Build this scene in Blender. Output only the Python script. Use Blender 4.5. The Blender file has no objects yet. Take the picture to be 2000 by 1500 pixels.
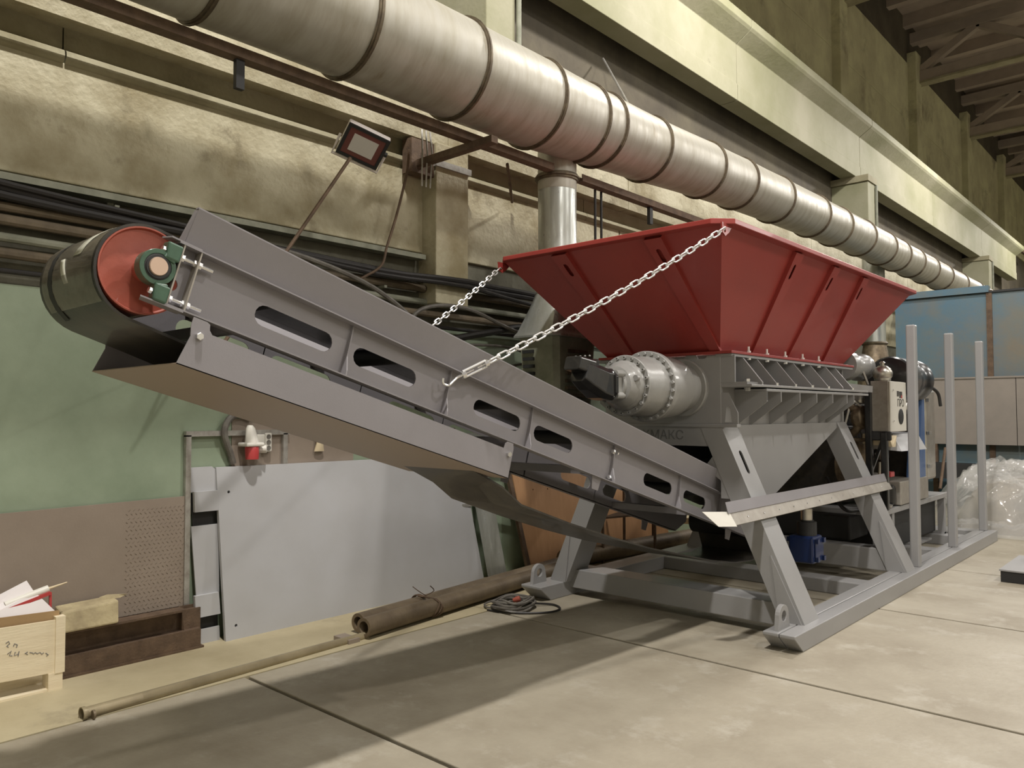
import bpy, math, random
from math import sin, cos, pi, radians, atan2, sqrt
from mathutils import Vector, Matrix, noise
from mathutils.geometry import tessellate_polygon

random.seed(7)
S = bpy.context.scene
COL = S.collection

# ------------------------------------------------------------------ camera
YAW, PITCH, ROLL, FPX = .73682, .03732, -.00176, 1527.0
fwd = Vector((-sin(YAW)*cos(PITCH), cos(YAW)*cos(PITCH), sin(PITCH)))
rgt = Vector((cos(YAW), sin(YAW), 0)); upv = rgt.cross(fwd)
r2 = rgt*cos(ROLL)+upv*sin(ROLL); u2 = -rgt*sin(ROLL)+upv*cos(ROLL)
cam = bpy.data.cameras.new('camera'); co = bpy.data.objects.new('camera', cam); COL.objects.link(co)
mw = Matrix.Identity(4)
for i in range(3):
    mw[i][0], mw[i][1], mw[i][2] = r2[i], u2[i], -fwd[i]
mw.translation = Vector((0, 0, 1.7)); co.matrix_world = mw
cam.sensor_width = 36; cam.lens = 36*FPX/2000; cam.clip_end = 200
S.camera = co

# ------------------------------------------------------------------ world, lamps, exposure
W = bpy.data.worlds.new('world'); S.world = W; W.use_nodes = True
W.node_tree.nodes['Background'].inputs[0].default_value = (.95, .90, .76, 1)
W.node_tree.nodes['Background'].inputs[1].default_value = .03
def lamp(x, y, z, power, rad=.2, col=(1, .955, .90), tgt=None, size=176, blend=.2):
    l = bpy.data.lights.new('hall_or_fill_lamp', 'SPOT'); l.energy = power; l.shadow_soft_size = rad; l.color = col
    l.spot_size = radians(size); l.spot_blend = blend
    o = bpy.data.objects.new('hall_or_fill_lamp', l); o.location = (x, y, z); COL.objects.link(o)
    if tgt: o.rotation_euler = (Vector(tgt)-Vector((x, y, z))).to_track_quat('-Z', 'Y').to_euler()
    return o
for lx, ly, lz, pw in ((-1.6, 1.6, 10.0, 2900), (-2.6, 10.8, 9.2, 1250), (-2.6, 23.5, 9.2, 1250), (-2.6, 36.0, 9.2, 1250)):   # row of high-bay lamps over the machine bay
    lamp(lx, ly, lz, pw)
for ly in (6.0, 18.0, 30.0):                 # second row, over the middle of the hall
    lamp(2.6, ly, 9.6, 1000)
for ly, pw in ((-1.0, 1300), (9.5, 900), (20.0, 900), (30.5, 900)):      # wide soft fill lamps, added to raise the ambient side light
    lamp(9.5, ly, 9.6, pw, 1.1)
S.view_settings.view_transform = 'Standard'; S.view_settings.look = 'None'
S.view_settings.gamma = 1; S.view_settings.use_curve_mapping = False
S.view_settings.exposure = 0.14

# ------------------------------------------------------------------ materials
def mat(name, c1, rough=.5, metal=0., c2=None, scale=4., detail=6., contrast=(.35, .65), bump=0., bscale=None,
        stretch=(1, 1, 1), c3=None, scale3=.7, con3=(.5, .7), rvar=0., spec=.5, trans=0., alpha=1., coat=0., ior=1.45):
    m = bpy.data.materials.new(name); m.use_nodes = True
    nt = m.node_tree; N = nt.nodes; L = nt.links; b = N['Principled BSDF']
    b.inputs['Roughness'].default_value = rough; b.inputs['Metallic'].default_value = metal
    b.inputs['Base Color'].default_value = (*c1, 1); b.inputs['Specular IOR Level'].default_value = spec
    b.inputs['Transmission Weight'].default_value = trans; b.inputs['Alpha'].default_value = alpha
    b.inputs['Coat Weight'].default_value = coat; b.inputs['IOR'].default_value = ior
    if c2 is None and bump == 0: return m
    g = N.new('ShaderNodeNewGeometry'); mp = N.new('ShaderNodeMapping'); mp.inputs['Scale'].default_value = stretch
    L.new(g.outputs['Position'], mp.inputs['Vector'])
    if c2 is not None:
        n = N.new('ShaderNodeTexNoise'); n.inputs['Scale'].default_value = scale; n.inputs['Detail'].default_value = detail
        n.inputs['Roughness'].default_value = .62
        L.new(mp.outputs[0], n.inputs['Vector'])
        mr = N.new('ShaderNodeMapRange'); mr.inputs[1].default_value, mr.inputs[2].default_value = contrast
        L.new(n.outputs['Fac'], mr.inputs[0])
        mx = N.new('ShaderNodeMix'); mx.data_type = 'RGBA'
        mx.inputs['A'].default_value = (*c1, 1); mx.inputs['B'].default_value = (*c2, 1)
        L.new(mr.outputs[0], mx.inputs['Factor']); out = mx.outputs['Result']
        if rvar:
            ma = N.new('ShaderNodeMapRange'); ma.inputs[3].default_value = rough-rvar; ma.inputs[4].default_value = rough+rvar
            L.new(mr.outputs[0], ma.inputs[0]); L.new(ma.outputs[0], b.inputs['Roughness'])
        if c3 is not None:
            n3 = N.new('ShaderNodeTexNoise'); n3.inputs['Scale'].default_value = scale3; n3.inputs['Detail'].default_value = 8
            n3.inputs['Roughness'].default_value = .7
            L.new(mp.outputs[0], n3.inputs['Vector'])
            m3 = N.new('ShaderNodeMapRange'); m3.inputs[1].default_value, m3.inputs[2].default_value = con3
            L.new(n3.outputs['Fac'], m3.inputs[0])
            x3 = N.new('ShaderNodeMix'); x3.data_type = 'RGBA'; x3.inputs['B'].default_value = (*c3, 1)
            L.new(out, x3.inputs['A']); L.new(m3.outputs[0], x3.inputs['Factor']); out = x3.outputs['Result']
        L.new(out, b.inputs['Base Color'])
    if bump:
        nb = N.new('ShaderNodeTexNoise'); nb.inputs['Scale'].default_value = bscale or scale*4; nb.inputs['Detail'].default_value = 5
        L.new(mp.outputs[0], nb.inputs['Vector'])
        bp = N.new('ShaderNodeBump'); bp.inputs['Strength'].default_value = bump; bp.inputs['Distance'].default_value = .02
        L.new(nb.outputs['Fac'], bp.inputs['Height']); L.new(bp.outputs[0], b.inputs['Normal'])
    return m

M = {}
M['floor'] = mat('floor_concrete', (.35, .315, .245), .52, 0, (.255, .222, .165), 1.1, 9, (.40, .66), .12, 30, c3=(.41, .38, .315), scale3=2.6, con3=(.54, .72), rvar=.06)
M['apron'] = mat('apron_concrete', (.47, .41, .27), .6, 0, (.37, .315, .195), 1.6, 8, (.35, .7), .15, 25, c3=(.18, .15, .10), scale3=1.1, con3=(.55, .8))
M['joint'] = mat('joint_dirt', (.035, .028, .02), .9)
M['concrete'] = mat('wall_concrete', (.34, .315, .215), .8, 0, (.22, .195, .115), 1.3, 8, (.35, .68), .35, 18, c3=(.10, .085, .05), scale3=.8, con3=(.55, .80))
M['plaster'] = mat('wall_plaster', (.46, .425, .30), .62, 0, (.25, .21, .115), 1.4, 9, (.40, .66), .4, 24, c3=(.13, .105, .055), scale3=1.9, con3=(.56, .74))
M['green'] = mat('green_wall_paint', (.285, .345, .25), .42, 0, (.205, .26, .18), 1.5, 8, (.35, .7), .10, 12, c3=(.36, .40, .31), scale3=5.5, con3=(.70, .76))
M['dirty'] = mat('sooty_wall', (.17, .165, .125), .8, 0, (.09, .085, .06), 2, 7, (.35, .65), .3, 20)
M['pale'] = mat('pale_bounce_wall', (.55, .53, .46), .85, 0, (.45, .43, .36), .8, 6)  # for the unseen walls, colour lightened to bounce more light
M['darkwall'] = mat('dark_upper_wall', (.10, .086, .058), .85, 0, (.06, .05, .036), 1.1, 8, (.35, .7), .3, 14, c3=(.05, .042, .032), scale3=.6, con3=(.5, .72))  # darker than the wall panels above the crane beam
M['upper'] = mat('upper_wall', (.58, .57, .36), .85, 0, (.40, .37, .24), 1.1, 8, (.35, .7), .3, 14, c3=(.17, .14, .10), scale3=.6, con3=(.55, .75))
M['crane'] = mat('crane_beam_concrete', (.32, .305, .22), .75, 0, (.20, .20, .11), .45, 8, (.35, .68), .25, 16, c3=(.16, .14, .09), scale3=1.7, con3=(.66, .8))
M['roof'] = mat('roof_concrete', (.42, .35, .29), .9, 0, (.28, .235, .20), .8, 6, (.35, .7))
M['duct'] = mat('galvanised_duct', (.40, .385, .335), .46, .22, (.29, .27, .21), 2.2, 8, (.35, .72), .06, 6, stretch=(1, 4, 1), c3=(.20, .15, .08), scale3=1.6, con3=(.60, .8), rvar=.09)
M['ductpale'] = mat('pale_galvanised', (.50, .52, .50), .34, .7, (.36, .37, .33), 5, 7, (.35, .7), .05, 8, stretch=(3, 3, .5), rvar=.08)
M['ring'] = mat('duct_ring_steel', (.16, .13, .085), .55, .6, (.09, .07, .05), 14)
M['rust'] = mat('rusty_steel', (.15, .10, .065), .7, .3, (.09, .06, .04), 9, 7, (.35, .65), .2, 60)
M['grey'] = mat('grey_enamel', (.295, .292, .292), .38, 0, (.265, .262, .260), 1.5, 6, (.3, .7), .03, 160, coat=.08)
M['grey2'] = mat('grey_conveyor_paint', (.245, .233, .245), .42, 0, (.218, .207, .217), 2, 6, (.3, .7), .03, 160)
M['sheet'] = mat('grey_sheet_paint', (.43, .435, .45), .5, 0, (.40, .40, .405), 2.5, 6, (.3, .7))
M['castgrey'] = mat('grey_cast_paint', (.30, .298, .285), .30, 0, (.26, .256, .245), 6, 6, (.3, .7), .05, 60, coat=.25)
M['red'] = mat('red_enamel', (.30, .041, .034), .42, 0, (.26, .036, .030), 2, 6, (.3, .7), .04, 120, coat=.08)
M['redpulley'] = mat('orange_red_primer', (.36, .085, .055), .48, 0, (.30, .07, .045), 10, 6, (.3, .7), .05, 40, coat=.2)
M['rubber'] = mat('black_rubber_belt', (.022, .020, .018), .42, 0, (.050, .044, .034), 5, 6, (.35, .7), .04, 50, coat=.1)
M['tape'] = mat('pale_tape', (.55, .55, .46), .3)
M['black'] = mat('black_paint', (.014, .014, .015), .28, 0, (.022, .021, .020), 20, coat=.3)
M['matblack'] = mat('matt_black', (.02, .02, .02), .6)
M['zinc'] = mat('bright_zinc', (.78, .78, .78), .22, .95)
M['chainzinc'] = mat('white_zinc_plating', (.80, .80, .80), .30, .7)
M['steel'] = mat('plain_steel', (.44, .43, .40), .38, .5, (.32, .30, .27), 20, 5)
M['stainless'] = mat('stainless', (.62, .60, .55), .34, .95, (.5, .47, .42), 8)
M['bearing'] = mat('green_bearing_paint', (.055, .115, .075), .3, 0, (.04, .085, .055), 20, coat=.3)
M['shaft'] = mat('machined_shaft', (.62, .46, .36), .35, .6)
M['blue'] = mat('blue_partition', (.075, .15, .215), .4, 0, (.12, .155, .155), .9, 8, (.4, .66), .05, 20, c3=(.17, .15, .115), scale3=.5, con3=(.50, .72))
M['bluedark'] = mat('blue_gearmotor', (.008, .021, .085), .3, coat=.3)
M['bluerad'] = mat('blue_radiator', (.06, .12, .27), .35)
M['beige'] = mat('beige_board', (.245, .215, .185), .6, 0, (.215, .19, .165), 3, 6)
M['wood'] = mat('pale_pine', (.80, .71, .52), .6, 0, (.72, .62, .44), 6, 7, (.35, .7), .1, 40, stretch=(1, .3, 3))
M['ply'] = mat('orange_plywood', (.42, .235, .115), .5, 0, (.36, .195, .09), 5, 7, (.35, .7), stretch=(1, 3, .6))
M['card'] = mat('cardboard', (.36, .24, .12), .75, 0, (.31, .205, .10), 5)
M['carddirty'] = mat('dirty_fibreboard', (.42, .355, .21), .8, 0, (.27, .22, .13), 7, 7, (.35, .65), .2, 30, c3=(.07, .055, .04), scale3=5, con3=(.6, .75))
M['hard'] = mat('brown_steel_plate', (.285, .235, .19), .55, 0, (.245, .20, .16), 3, 7, (.3, .7), .05, 60)
M['paper'] = mat('white_paper', (.72, .68, .68), .5)
M['white'] = mat('white_plastic', (.66, .64, .58), .35)
M['redplast'] = mat('red_plastic', (.42, .05, .05), .35)
M['cream'] = mat('cream_board', (.62, .52, .35), .5)
M['cable'] = mat('black_cable', (.018, .016, .015), .5)
M['greycable'] = mat('grey_cable', (.16, .15, .13), .5, 0, (.10, .09, .08), 10)
M['pipebrown'] = mat('old_pipe', (.20, .155, .10), .55, .35, (.12, .09, .06), 5, 7, (.35, .7), .15, 50)
M['dustpipe'] = mat('dusty_pipe', (.34, .285, .18), .4, .25, (.24, .20, .125), 4, 7, (.35, .7), .08, 30)
M['wallpipe'] = mat('dusty_wall_pipe', (.17, .135, .09), .7, .2, (.10, .08, .055), 5, 7, (.35, .7), .15, 40)
M['greenpipe'] = mat('green_painted_pipe', (.25, .255, .195), .6, 0, (.16, .165, .12), 5)
M['gal'] = mat('galvanised_angle', (.34, .315, .275), .5, .3, (.28, .255, .22), 12)
M['lens'] = mat('frosted_lens', (.55, .53, .50), .3)
M['lampred'] = mat('reddish_reflector', (.14, .045, .038), .35)
M['lampwhite'] = mat('white_lamp_housing', (.68, .63, .60), .4)
M['ink'] = mat('dark_ink', (.05, .045, .04), .6)
M['faint'] = mat('faint_lettering', (.16, .16, .16), .5)
M['castbrown'] = mat('brown_cast_iron', (.24, .185, .12), .5, .4, (.12, .09, .06), 14, 6)
M['engine'] = mat('dark_engine', (.035, .033, .03), .5, .3, (.06, .05, .04), 15)
M['plastic'] = mat('clear_film', (.80, .79, .76), .10, 0, alpha=.17, coat=1., spec=1.)
M['glarefilm'] = mat('belt_glare_film', (.30, .275, .215), .26, 0, (.16, .145, .11), 7, 6, (.35, .65), .25, 18, alpha=.5, coat=.5, stretch=(1, 2, 2))  # pale layer that puts glare into the colour of the belt head
M['goods'] = mat('wrapped_goods', (.30, .26, .20), .6, 0, (.17, .155, .13), 3, 6)
M['tray'] = mat('brown_reflection_sheet', (.29, .225, .175), .45)  # brownish reflection on the tray bottom, painted in as its colour

# ------------------------------------------------------------------ mesh building
class MB:
    def __init__(s): s.v = []; s.f = []
    def add(s, vs, fs):
        o = len(s.v); s.v += [tuple(v) for v in vs]; s.f += [tuple(i+o for i in f) for f in fs]; return s
    def hexa(s, p):       # p: 4 bottom ccw, 4 top ccw
        return s.add(p, [(3, 2, 1, 0), (4, 5, 6, 7), (0, 1, 5, 4), (1, 2, 6, 5), (2, 3, 7, 6), (3, 0, 4, 7)])
    def box(s, x0, x1, y0, y1, z0, z1, M4=None):
        p = [Vector(q) for q in ((x0, y0, z0), (x1, y0, z0), (x1, y1, z0), (x0, y1, z0), (x0, y0, z1), (x1, y0, z1), (x1, y1, z1), (x0, y1, z1))]
        if M4: p = [M4 @ q for q in p]
        return s.hexa(p)
    def bar(s, a, b, w, h, up=(0, 0, 1)):
        a, b = Vector(a), Vector(b); d = (b-a).normalized(); u = Vector(up)
        x = d.cross(u)
        if x.length < 1e-4: x = d.cross(Vector((1, 0, 0)))
        x.normalize(); z = x.cross(d)
        x *= w/2; z *= h/2
        return s.hexa([a-x-z, a+x-z, b+x-z, b-x-z, a-x+z, a+x+z, b+x+z, b-x+z])
    def tube(s, path, r, n=10, closed=False, cap=True):
        P = [Vector(p) for p in path]; k = len(P); rs = r if isinstance(r, (list, tuple)) else [r]*k
        T = []
        for i in range(k):
            if closed: d = P[(i+1) % k]-P[i-1]
            else: d = P[min(i+1, k-1)]-P[max(i-1, 0)]
            T.append(d.normalized())
        nrm = T[0].orthogonal().normalized(); vs = []; fs = []
        for i in range(k):
            nrm = (nrm-T[i]*nrm.dot(T[i]))
            nrm = nrm.normalized() if nrm.length > 1e-6 else T[i].orthogonal().normalized()
            b = T[i].cross(nrm)
            for j in range(n):
                a = 2*pi*j/n; vs.append(P[i]+(nrm*cos(a)+b*sin(a))*rs[i])
        for i in range(k if closed else k-1):
            i2 = (i+1) % k
            for j in range(n):
                j2 = (j+1) % n; fs.append((i*n+j, i*n+j2, i2*n+j2, i2*n+j))
        if cap and not closed:
            fs.append(tuple(range(n))[::-1]); fs.append(tuple((k-1)*n+j for j in range(n)))
        return s.add(vs, fs)
    def lathe(s, prof, o, ax, n=32, cap=True):   # prof [(d, r)]
        o = Vector(o); ax = Vector(ax).normalized(); u = ax.orthogonal().normalized(); w = ax.cross(u); vs = []; fs = []
        for d, r in prof:
            for j in range(n):
                a = 2*pi*j/n; vs.append(o+ax*d+(u*cos(a)+w*sin(a))*r)
        for i in range(len(prof)-1):
            for j in range(n):
                j2 = (j+1) % n; fs.append((i*n+j, i*n+j2, (i+1)*n+j2, (i+1)*n+j))
        if cap:
            fs.append(tuple(range(n))[::-1]); fs.append(tuple((len(prof)-1)*n+j for j in range(n)))
        return s.add(vs, fs)
    def plate(s, poly, holes, t, fn):     # 2D outline + holes, thickness t along w, fn(u,v,w)
        loops = [poly]+list(holes); flat = [p for l in loops for p in l]; N = len(flat)
        tri = tessellate_polygon([[Vector((p[0], p[1], 0)) for p in l] for l in loops])
        vs = [fn(p[0], p[1], 0) for p in flat]+[fn(p[0], p[1], t) for p in flat]
        fs = []
        for a, b, c in tri:
            ar = (flat[b][0]-flat[a][0])*(flat[c][1]-flat[a][1])-(flat[b][1]-flat[a][1])*(flat[c][0]-flat[a][0])
            if ar < 0: a, c = c, a
            fs.append((c, b, a)); fs.append((a+N, b+N, c+N))
        o = 0
        for li, l in enumerate(loops):
            k = len(l)
            for i in range(k):
                i2 = (i+1) % k; fs.append((o+i, o+i2, o+i2+N, o+i+N))
            o += k
        return s.add(vs, fs)
    def ribbon(s, path, x0, x1, t):       # path [(y,z)] -> sheet of thickness t across x
        k = len(path); nr = []
        for i in range(k):
            a = path[max(i-1, 0)]; b = path[min(i+1, k-1)]; d = Vector((b[0]-a[0], b[1]-a[1])).normalized(); nr.append((-d[1], d[0]))
        vs = []
        for (y, z), (ny, nz) in zip(path, nr):
            vs += [(x0, y, z), (x1, y, z), (x1, y+ny*t, z+nz*t), (x0, y+ny*t, z+nz*t)]
        fs = []
        for i in range(k-1):
            a = 4*i; b = a+4
            for j in range(4):
                j2 = (j+1) % 4; fs.append((a+j, a+j2, b+j2, b+j))
        fs += [(3, 2, 1, 0), tuple(4*(k-1)+j for j in range(4))]
        return s.add(vs, fs)

def finish(me, smooth, ang=35):
    import bmesh
    bm = bmesh.new(); bm.from_mesh(me); bmesh.ops.recalc_face_normals(bm, faces=bm.faces); bm.to_mesh(me); bm.free()
    if smooth:
        me.shade_smooth(); me.set_sharp_from_angle(angle=radians(ang))

def wloc(o):
    v = Vector((0, 0, 0))
    while o: v = v+o.location; o = o.parent
    return v

def obj(name, mb, m, parent=None, label=None, cat=None, group=None, kind=None, smooth=True, bevel=0, origin=None, ang=35):
    o0 = wloc(parent) if parent else Vector((0, 0, 0))
    if origin is None and parent is None and mb.v:
        xs = [v[0] for v in mb.v]; ys = [v[1] for v in mb.v]; zs = [v[2] for v in mb.v]
        origin = Vector(((min(xs)+max(xs))/2, (min(ys)+max(ys))/2, min(zs)))
    loc = Vector(origin)-o0 if origin is not None else Vector((0, 0, 0))
    me = bpy.data.meshes.new(name); off = o0+loc
    me.from_pydata([(v[0]-off[0], v[1]-off[1], v[2]-off[2]) for v in mb.v], [], mb.f); me.update()
    finish(me, smooth, ang)
    me.materials.append(M[m] if isinstance(m, str) else m)
    o = bpy.data.objects.new(name, me); COL.objects.link(o); o.parent = parent; o.location = loc
    if bevel:
        b = o.modifiers.new('edge', 'BEVEL'); b.width = bevel; b.segments = 2; b.limit_method = 'ANGLE'; b.angle_limit = radians(40)
    tag(o, label, cat, group, kind); return o

def tag(o, label=None, cat=None, group=None, kind=None):
    if label: o['label'] = label
    if cat: o['category'] = cat
    if group: o['group'] = group
    if kind: o['kind'] = kind
    return o

def thing(name, loc, label, cat, group=None):
    o = bpy.data.objects.new(name, None); o.location = loc; o.empty_display_size = .1; COL.objects.link(o)
    return tag(o, label, cat, group)

def inst(name, me, parent, mat4, label=None):     # shared mesh placed by world matrix
    o = bpy.data.objects.new(name, me); COL.objects.link(o)
    if parent:
        o.parent = parent; mat4 = Matrix.Translation(-wloc(parent)) @ mat4
    o.matrix_basis = mat4
    if label: o['label'] = label
    return o

def mesh(name, mb, m, smooth=True, ang=35):
    me = bpy.data.meshes.new(name); me.from_pydata(mb.v, [], mb.f); me.update(); finish(me, smooth, ang)
    me.materials.append(M[m]); return me

def frame(loc, zaxis, xhint=(1, 0, 0)):
    z = Vector(zaxis).normalized(); x = Vector(xhint); x = x-z*x.dot(z)
    if x.length < 1e-4: x = z.orthogonal()
    x.normalize(); y = z.cross(x); m = Matrix.Identity(4)
    for i in range(3): m[i][0], m[i][1], m[i][2] = x[i], y[i], z[i]
    m.translation = Vector(loc); return m

def stadium(cx, cy, L, h, n=7, rot=0.):
    r = h/2; d = L/2-r; pts = []
    for i in range(n+1):
        a = -pi/2+pi*i/n; pts.append((d+r*cos(a), r*sin(a)))
    for i in range(n+1):
        a = pi/2+pi*i/n; pts.append((-d+r*cos(a), r*sin(a)))
    c, s_ = cos(rot), sin(rot)
    return [(cx+x*c-y*s_, cy+x*s_+y*c) for x, y in pts]

def circle(cx, cy, r, n=16): return [(cx+r*cos(2*pi*i/n), cy+r*sin(2*pi*i/n)) for i in range(n)]

def text(body, size, m, parent, mat4, extrude=.0008):
    c = bpy.data.curves.new('lettering', 'FONT'); c.body = body; c.size = size; c.extrude = extrude; c.align_x = 'CENTER'; c.align_y = 'CENTER'
    t = bpy.data.objects.new('lettering_source', c); COL.objects.link(t); bpy.context.view_layer.update()
    me = bpy.data.meshes.new_from_object(t.evaluated_get(bpy.context.evaluated_depsgraph_get())); bpy.data.objects.remove(t)
    me.materials.clear(); me.materials.append(M[m]); o = bpy.data.objects.new('lettering', me); COL.objects.link(o); o.parent = parent
    o.matrix_basis = Matrix.Translation(-wloc(parent)) @ mat4; return o

BOLT = mesh('bolt', MB().lathe([(0, .013), (.011, .013), (.013, .011)], (0, 0, 0), (0, 0, 1), 6), 'zinc', False)
BOLTG = mesh('bolt', MB().lathe([(0, .012), (.012, .012), (.014, .010)], (0, 0, 0), (0, 0, 1), 6), 'castgrey', False)
STUD = mesh('bolt', MB().lathe([(0, .020), (.014, .020), (.014, .010), (.050, .010)], (0, 0, 0), (0, 0, 1), 8), 'lampwhite', True)

# =================================================================== SETTING
WX = -5.72
fl = obj('floor', MB().box(-7.5, 15.2, -9.2, 46, -.30, -.025), 'joint', kind='structure', smooth=False)
ys = [2.64-2.285*5+2.285*i for i in range(24)]
for i in range(len(ys)-1):
    obj('floor_slab', MB().box(-4.715, 15, ys[i]+.015, ys[i+1]-.015, -.2, 0), 'floor', fl, smooth=False, bevel=.006)
for i in range(0, 23, 3):
    obj('floor_slab', MB().box(-6.0, -4.73, ys[i]+.003, ys[min(i+3, 23)]-.003, -.2, 0), 'apron', fl, smooth=False)

wl = obj('wall_left', MB().box(-6.9, -6.55, -9.2, 46, 0, 14), 'darkwall', kind='structure', smooth=False)
obj('lower_wall', MB().box(-6.4, -5.75, -9.2, 46, 0, 5.1), 'dirty', wl, smooth=False)
obj('painted_dado', MB().box(-5.755, WX, -9, 46, 0, 2.53), 'green', wl, smooth=False)
for y0, y1 in ((-4, 5.2), (5.2, 8.35), (8.36, 14.4), (14.41, 20.4), (20.41, 40)):
    obj('wall_panel', MB().box(-5.8, -5.70, y0+.006, y1-.006, 3.25, 4.06), 'plaster', wl, smooth=False, bevel=.01)
    obj('wall_panel', MB().box(-5.8, -5.56, y0+.004, y1-.004, 4.305, 5.12), 'plaster', wl, smooth=False)
prof = [(-5.80, 4.04), (-5.69, 4.05), (-5.668, 4.065), (-5.655, 4.09), (-5.662, 4.125), (-5.685, 4.14), (-5.715, 4.15), (-5.715, 4.40), (-5.80, 4.40)]
for y0, y1 in ((-4, 1.8), (1.81, 7.6), (7.61, 13.6), (13.61, 40)):
    obj('wall_ledge', MB().plate([(p[0], p[1]) for p in prof], [], y1-y0, lambda u, v, w, y0=y0: (u, y0+w, v)), 'concrete', wl)
# pilaster carrying the duct bracket
pil = obj('wall_pilaster', MB().box(-5.76, -5.50, 4.99, 5.42, 2.75, 4.30), 'plaster', None, kind='structure', smooth=False, bevel=.01)
obj('steel_band', MB().box(-5.76, -5.475, 4.97, 5.44, 4.06, 4.12), 'steel', pil, smooth=False)
# upper columns and crane beams
for k in range(-1, 4):
    yc = 6.17+12.3*k
    c = obj('column', MB().box(-6.6, -5.75, yc-.23, yc+.23, 4.9, 6.90), 'crane', None, kind='structure', smooth=False, bevel=.012)
    obj('bearing_pad', MB().box(-6.6, -5.72, yc-.3, yc+.3, 6.90, 7.04), 'concrete', c, smooth=False)
    cp = obj('downpipe', MB().tube([(-5.73, yc+.27, 4.9), (-5.73, yc+.27, 6.9)], .03, 10), 'greenpipe', c)
for k in range(-1, 6):
    ya = .07+6.15*k; yb = ya+6.15
    pf = [(-6.32, 7.04), (-5.99, 7.04), (-5.99, 7.32), (-6.005, 7.335), (-6.005, 8.02), (-5.76, 8.18), (-5.72, 8.22), (-5.72, 8.36), (-6.32, 8.36)]
    mbm = MB().plate(pf, [], yb-ya-.02, lambda u, v, w, y0=ya: (u, y0+.01+w, v))
    cb = obj('crane_beam', mbm, 'crane', None, kind='structure', smooth=False, bevel=.008)
    for q in range(9):
        yy = ya+.5+q*.62
        obj('bolt_hole', MB().lathe([(0, .03), (.012, .03)], (-5.745, yy, 8.30), (1, 0, 0), 8), 'joint', cb, smooth=False) if q % 2 else None
# rail on the crane beams
obj('crane_rail', MB().box(-6.05, -5.95, -4, 40, 8.36, 8.46), 'rust', None, kind='structure', smooth=False)
# upper wall panels above the crane beam
for k in range(-1, 7):
    ya = .07+6.15*k
    for z0, z1 in ((8.6, 10.2), (10.21, 11.9)):
        obj('wall_panel', MB().box(-6.6, -6.50-.03*(k % 2), ya+.02, ya+6.13, z0, z1), 'upper', wl, smooth=False, bevel=.02)
    obj('wall_pier', MB().box(-6.6, -6.30, ya-.25, ya+.25, 8.4, 12.2), 'upper', wl, smooth=False, bevel=.02)
ce = obj('ceiling', MB().box(-7, 15.2, -9.2, 46, 13.2, 13.5), 'roof', kind='structure', smooth=False)
for k in range(36):
    yy = -7.3+k*1.5
    obj('roof_rib', MB().box(-6.9, 14, yy-.12, yy+.12, 12.85, 13.25), 'roof', ce, smooth=False)
for k in range(-1, 7):
    yt = .25+6.16*k
    tr = obj('roof_truss', MB().box(-6.6, 14, yt-.14, yt+.14, 11.37, 11.72), 'roof', None, kind='structure', smooth=False, bevel=.02)
    obj('lower_flange', MB().box(-6.6, 14, yt-.17, yt+.17, 11.33, 11.39), 'concrete', tr, smooth=False)
    obj('top_chord', MB().box(-6.6, 14, yt-.14, yt+.14, 12.6, 12.9), 'roof', tr, smooth=False)
    xx = -6.4; f_ = 0
    while xx < 12:
        obj('truss_web', MB().bar((xx, yt, 11.7 if f_ == 0 else 12.65), (xx+1.6, yt, 12.65 if f_ == 0 else 11.7), .2, .2, (0, 1, 0)), 'roof', tr, smooth=False)
        xx += 1.6; f_ = 1-f_
obj('wall_right', MB().box(15, 15.4, -10, 46, 0, 14), 'pale', kind='structure', smooth=False)
obj('wall_front', MB().box(-7, 15, -9.4, -9, 0, 14), 'pale', kind='structure', smooth=False)
wb = obj('wall_back', MB().box(-7, 14, 45, 45.4, 0, 14), 'upper', kind='structure', smooth=False)

# =================================================================== VENTILATION DUCT
seg = [(-3.0, 4.87, .45), (2.47, 4.87, .45), (3.70, 4.87, .45), (4.90, 4.87, .45), (6.0, 4.87, .445), (6.78, 4.89, .42), (7.12, 4.90, .41), (8.1, 4.93, .39), (9.5, 5.0, .375), (10.5, 5.03, .365), (11.8, 5.06, .36), (13.3, 5.08, .355), (14.4, 5.09, .35), (15.7, 5.1, .345), (17.0, 5.1, .34), (18.0, 5.1, .335), (19.1, 5.1, .33), (20.3, 5.1, .33), (21.6, 5.1, .325), (23.2, 5.1, .32), (25, 5.1, .32), (27, 5.1, .31), (29.5, 5.1, .31), (33, 5.1, .3)]
KD = 4.67/5.15; DX = -4.67
seg = [(y*KD, 1.7+(z-1.7)*KD, r*KD) for y, z, r in seg]
du = thing('ventilation_duct', (DX, 5, 4.15), 'large round galvanised ventilation duct running along the wall above everything', 'duct')
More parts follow.
